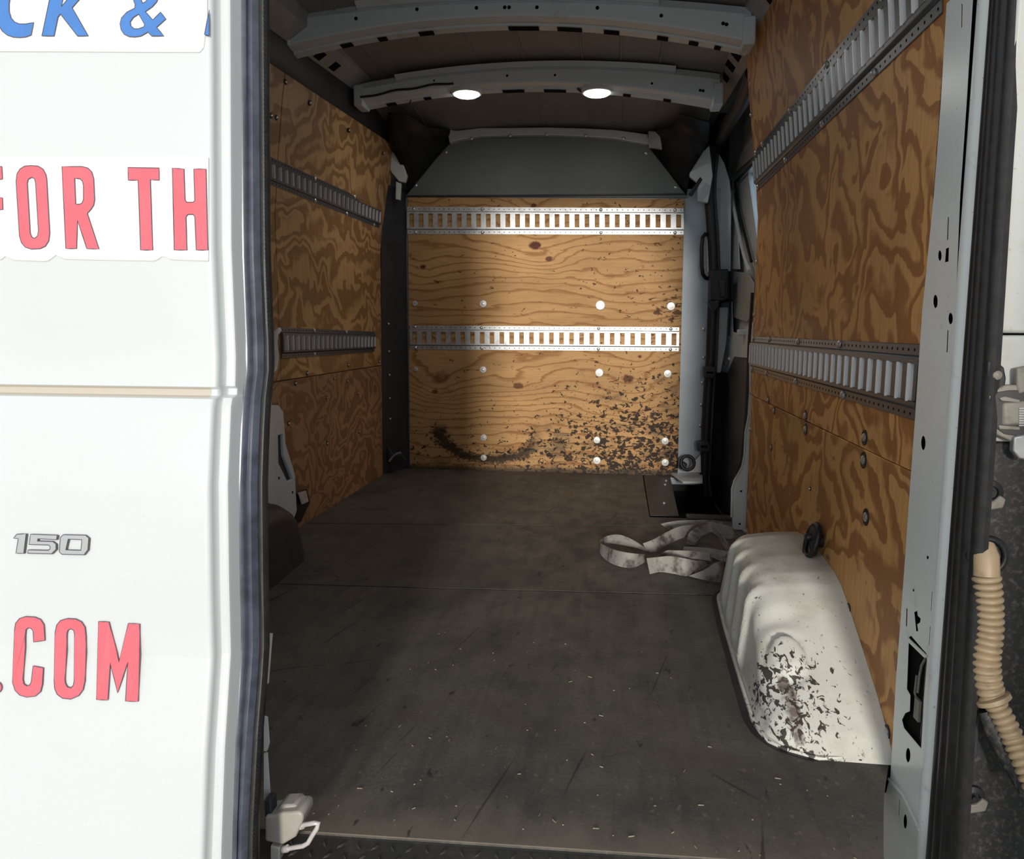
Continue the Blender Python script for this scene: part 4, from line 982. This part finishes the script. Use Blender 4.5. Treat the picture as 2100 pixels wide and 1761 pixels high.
# ---- rear corner fittings: hinge, bolt eye, clips, corrugated conduit
hg = thing('hinge_bracket', 'dusty grey door hinge bracket on the right rear corner', 'hinge', atY(2070, 850, 1.06))
YH = 1.066
def hp_(pts, y, th, mat, name, bev=.002): return MB().prism([atY(*p, y) for p in pts], (0, th, 0)).build(name, mat, hg, 40, bev)
hp_([(2029, 812), (2038, 800), (2062, 790), (2110, 788), (2110, 912), (2072, 904), (2045, 892), (2031, 880), (2027, 850)], YH, .016, M['bracket'], 'hinge_plate')
hp_([(2036, 816), (2046, 804), (2070, 800), (2110, 800), (2110, 898), (2060, 890), (2040, 876)], YH-.001, .003, M['tread'], 'recess', .001)
hp_([(2058, 826), (2110, 822), (2110, 872), (2058, 872)], YH-.004, .006, M['bracket'], 'knuckle', .003)
hp_([(2050, 816), (2062, 813), (2092, 820), (2092, 826), (2054, 822)], YH-.004, .004, M['bracket'], 'arm', .001)
hp_([(2048, 872), (2092, 875), (2092, 882), (2050, 880)], YH-.004, .004, M['bracket'], 'arm', .001)
hp_([(2086, 755), (2110, 750), (2110, 802), (2090, 808), (2086, 790)], YH-.002, .012, M['bracket'], 'upper_lug', .002)
hp_([(2080, 896), (2110, 890), (2110, 945), (2090, 940), (2078, 925)], YH-.006, .012, M['galv'], 'lower_lug', .002)
for i in range(8): MB().prism([atY(*p, YH-.006) for p in ((2090, 836+i*5), (2110, 836+i*5), (2110, 838.5+i*5), (2090, 838.5+i*5))], (0, .004, 0)).build('spring_coil', M['galv'], hg)
hp_([(2026, 740), (2046, 741), (2060, 754), (2064, 775), (2062, 792), (2028, 806), (2025, 770)], YH+.004, .012, M['black'], 'bolt_ear', .002)
MB().lathe(atY(2043, 769, YH+.004), (0, -1, 0), [(.0065, 0), (.0058, .004), (.003, .0055)], 14).build('bolt_head', M['bracket'], hg, 40)
for (px, py, lab) in ((2028, 1008, 'small black clip with a dusty tab below the hinge bracket'), (1992, 1630, 'small black clip with a dusty tab near the bottom of the right rear corner')):
    cl = thing('trim_clip', lab, 'clip', atY(px, py, 1.08), 'trim clips')
    MB().lathe(atY(px, py, 1.087), (0, -1, 0), [(.017, 0), (.016, .006), (.009, .008), (.008, .005), (.004, .005), (.003, .010)], 16).build('clip_body', M['black'], cl, 40)
    MB().prism([atY(px+dx, py+dy, 1.076) for dx, dy in ((-22, 22), (10, 20), (24, 8), (36, 16), (30, 34), (4, 38), (-24, 42))], (0, .010, 0)).build('tab', M['bracket'], cl, 40, .002)
co = thing('wire_conduit', 'beige corrugated conduit hanging beside the ribbed black seal', 'conduit', atY(2025, 1120, 1.06))
def pathpts(P, n): return catmull(P, n)
base = [np.array(atY(px, py, y)) for px, py, y in ((2022, 1178, 1.064), (2027, 1230, 1.062), (2028, 1290, 1.060), (2022, 1350, 1.057), (2026, 1400, 1.055), (2038, 1436, 1.053))]
def corr(P, pitch, r, amp):
    pts = catmull(P, 12); d = [0]
    for a, b in zip(pts, pts[1:]): d.append(d[-1]+np.linalg.norm(b-a))
    L = d[-1]; N = int(L/pitch)*8
    out, rad = [], []
    for i in range(N+1):
        s = L*i/N; j = min(len(pts)-2, int(np.searchsorted(d, s, 'right')-1)); t = (s-d[j])/max(1e-9, d[j+1]-d[j])
        out.append(tuple(pts[j]*(1-t)+pts[j+1]*t)); ph_ = (s/pitch) % 1.
        rad.append(r+amp*(abs(math.sin(ph_*math.pi))**.6-.5))
    return MB().tube(out, rad, 18)
corr(base, .0096, .0155, .0058).build('corrugated_tube', M['conduit'], co, 70)
corr([np.array(atY(px, py, y)) for px, py, y in ((2040, 1440, 1.052), (2060, 1478, 1.045), (2080, 1520, 1.035), (2098, 1560, 1.02), (2125, 1620, 1.0))], .0092, .0126, .0044).build('corrugated_tube', M['conduit'], co, 70)
MB().tube([atY(2018, 1118, 1.078), atY(2021, 1140, 1.068), atY(2022, 1180, 1.064)], [.013, .0165, .0165], 16).build('boot', M['conduit'], co, 60)
pc = [Vector(atY(2024, 1140, 1.085))+Vector((.023*math.cos(a), 0, .024*math.sin(a))) for a in [2*math.pi*i/20 for i in range(20)]]
MB().tube(pc, .005, 8, False, True).build('grommet', M['black'], co, 60)
a_, b_ = Vector(atY(2036, 1432, 1.053)), Vector(atY(2042, 1444, 1.051)); ax = (b_-a_).normalized()
MB().lathe(a_, ax, [(.016, -.004), (.0225, -.002), (.0225, .004), (.016, .007)], 20).build('collar', M['conduit'], co, 50)
MB().tube([atY(2018, 1456, 1.062), atY(2040, 1500, 1.055), atY(2066, 1550, 1.045), atY(2090, 1592, 1.03), atY(2110, 1625, 1.01)], [.010, .013, .013, .012, .012], 12).build('sleeve', M['grimy'], co, 60)

# ---- door latch loop low at the left
lt = thing('door_latch', 'beige latch housing with a pale wire loop at the foot of the left door', 'latch', atY(600, 1700, .95))
YL = .935
MB().prism([atY(*p, YL) for p in ((543, 1674), (561, 1673), (578, 1667), (613, 1664), (621, 1670), (621, 1682), (606, 1717), (579, 1733), (554, 1728), (543, 1726))], (0, .040, 0)).build('housing', M['beige'], lt, 40, .005, 3)
MB().prism([atY(*p, YL+.012) for p in ((561, 1667), (575, 1651), (604, 1650), (620, 1666), (614, 1670), (578, 1672))], (0, .030, 0)).build('housing_top', M['beige'], lt, 40, .003)
MB().prism([atY(*p, YL+.006) for p in ((541, 1640), (555, 1641), (557, 1672), (543, 1678))], (0, .020, 0)).build('housing_neck', M['cover'], lt, 40, .002)
MB().tube([atY(px, py, y) for px, py, y in ((612, 1693, .945), (628, 1690, .94), (645, 1687, .937), (653, 1688, .937), (650, 1698, .937), (641, 1712, .937), (632, 1728, .937), (622, 1734, .937), (604, 1737, .94), (584, 1741, .945))], .0034, 8).build('wire_loop', M['palemetal'], lt, 60)
for (px, py) in ((617, 1693), (586, 1740)):
    MB().tube([atY(px-5, py+1, .944), atY(px+4, py-1, .942)], .0052, 10).build('loop_socket', M['palemetal'], lt, 60)
MB().prism([atY(*p, YL+.004) for p in ((554, 1734), (574, 1738), (572, 1800), (554, 1800))], (0, .016, 0)).build('mounting_strip', M['palemetal'], lt, 40, .002)

# ---- bits of straw on the floor
sw_ = MB()
for i in range(110):
    y = 1.03+.75*random.random()**1.7; x = random.uniform(-.50, .40)
    if x > .22 and y > 1.25: continue
    a = random.uniform(0, math.pi); L = random.choice((.0012, .0015, .002, .003, .0045)); w = .0004
    dx, dy = math.cos(a)*L, math.sin(a)*L; nx, ny = -math.sin(a)*w, math.cos(a)*w
    sw_.add([(x-dx-nx, y-dy-ny, .0004), (x+dx-nx, y+dy-ny, .0004), (x+dx+nx, y+dy+ny, .0004), (x-dx+nx, y-dy+ny, .0004), (x-dx, y-dy, .0018), (x+dx, y+dy, .0018)],
            [(0, 1, 5, 4), (2, 3, 4, 5), (0, 4, 3), (1, 2, 5), (3, 2, 1, 0)])
tag(sw_.build('straw_litter', M['straw']), 'pale bits of straw scattered on the black floor near the sill', 'litter', None, 'stuff')
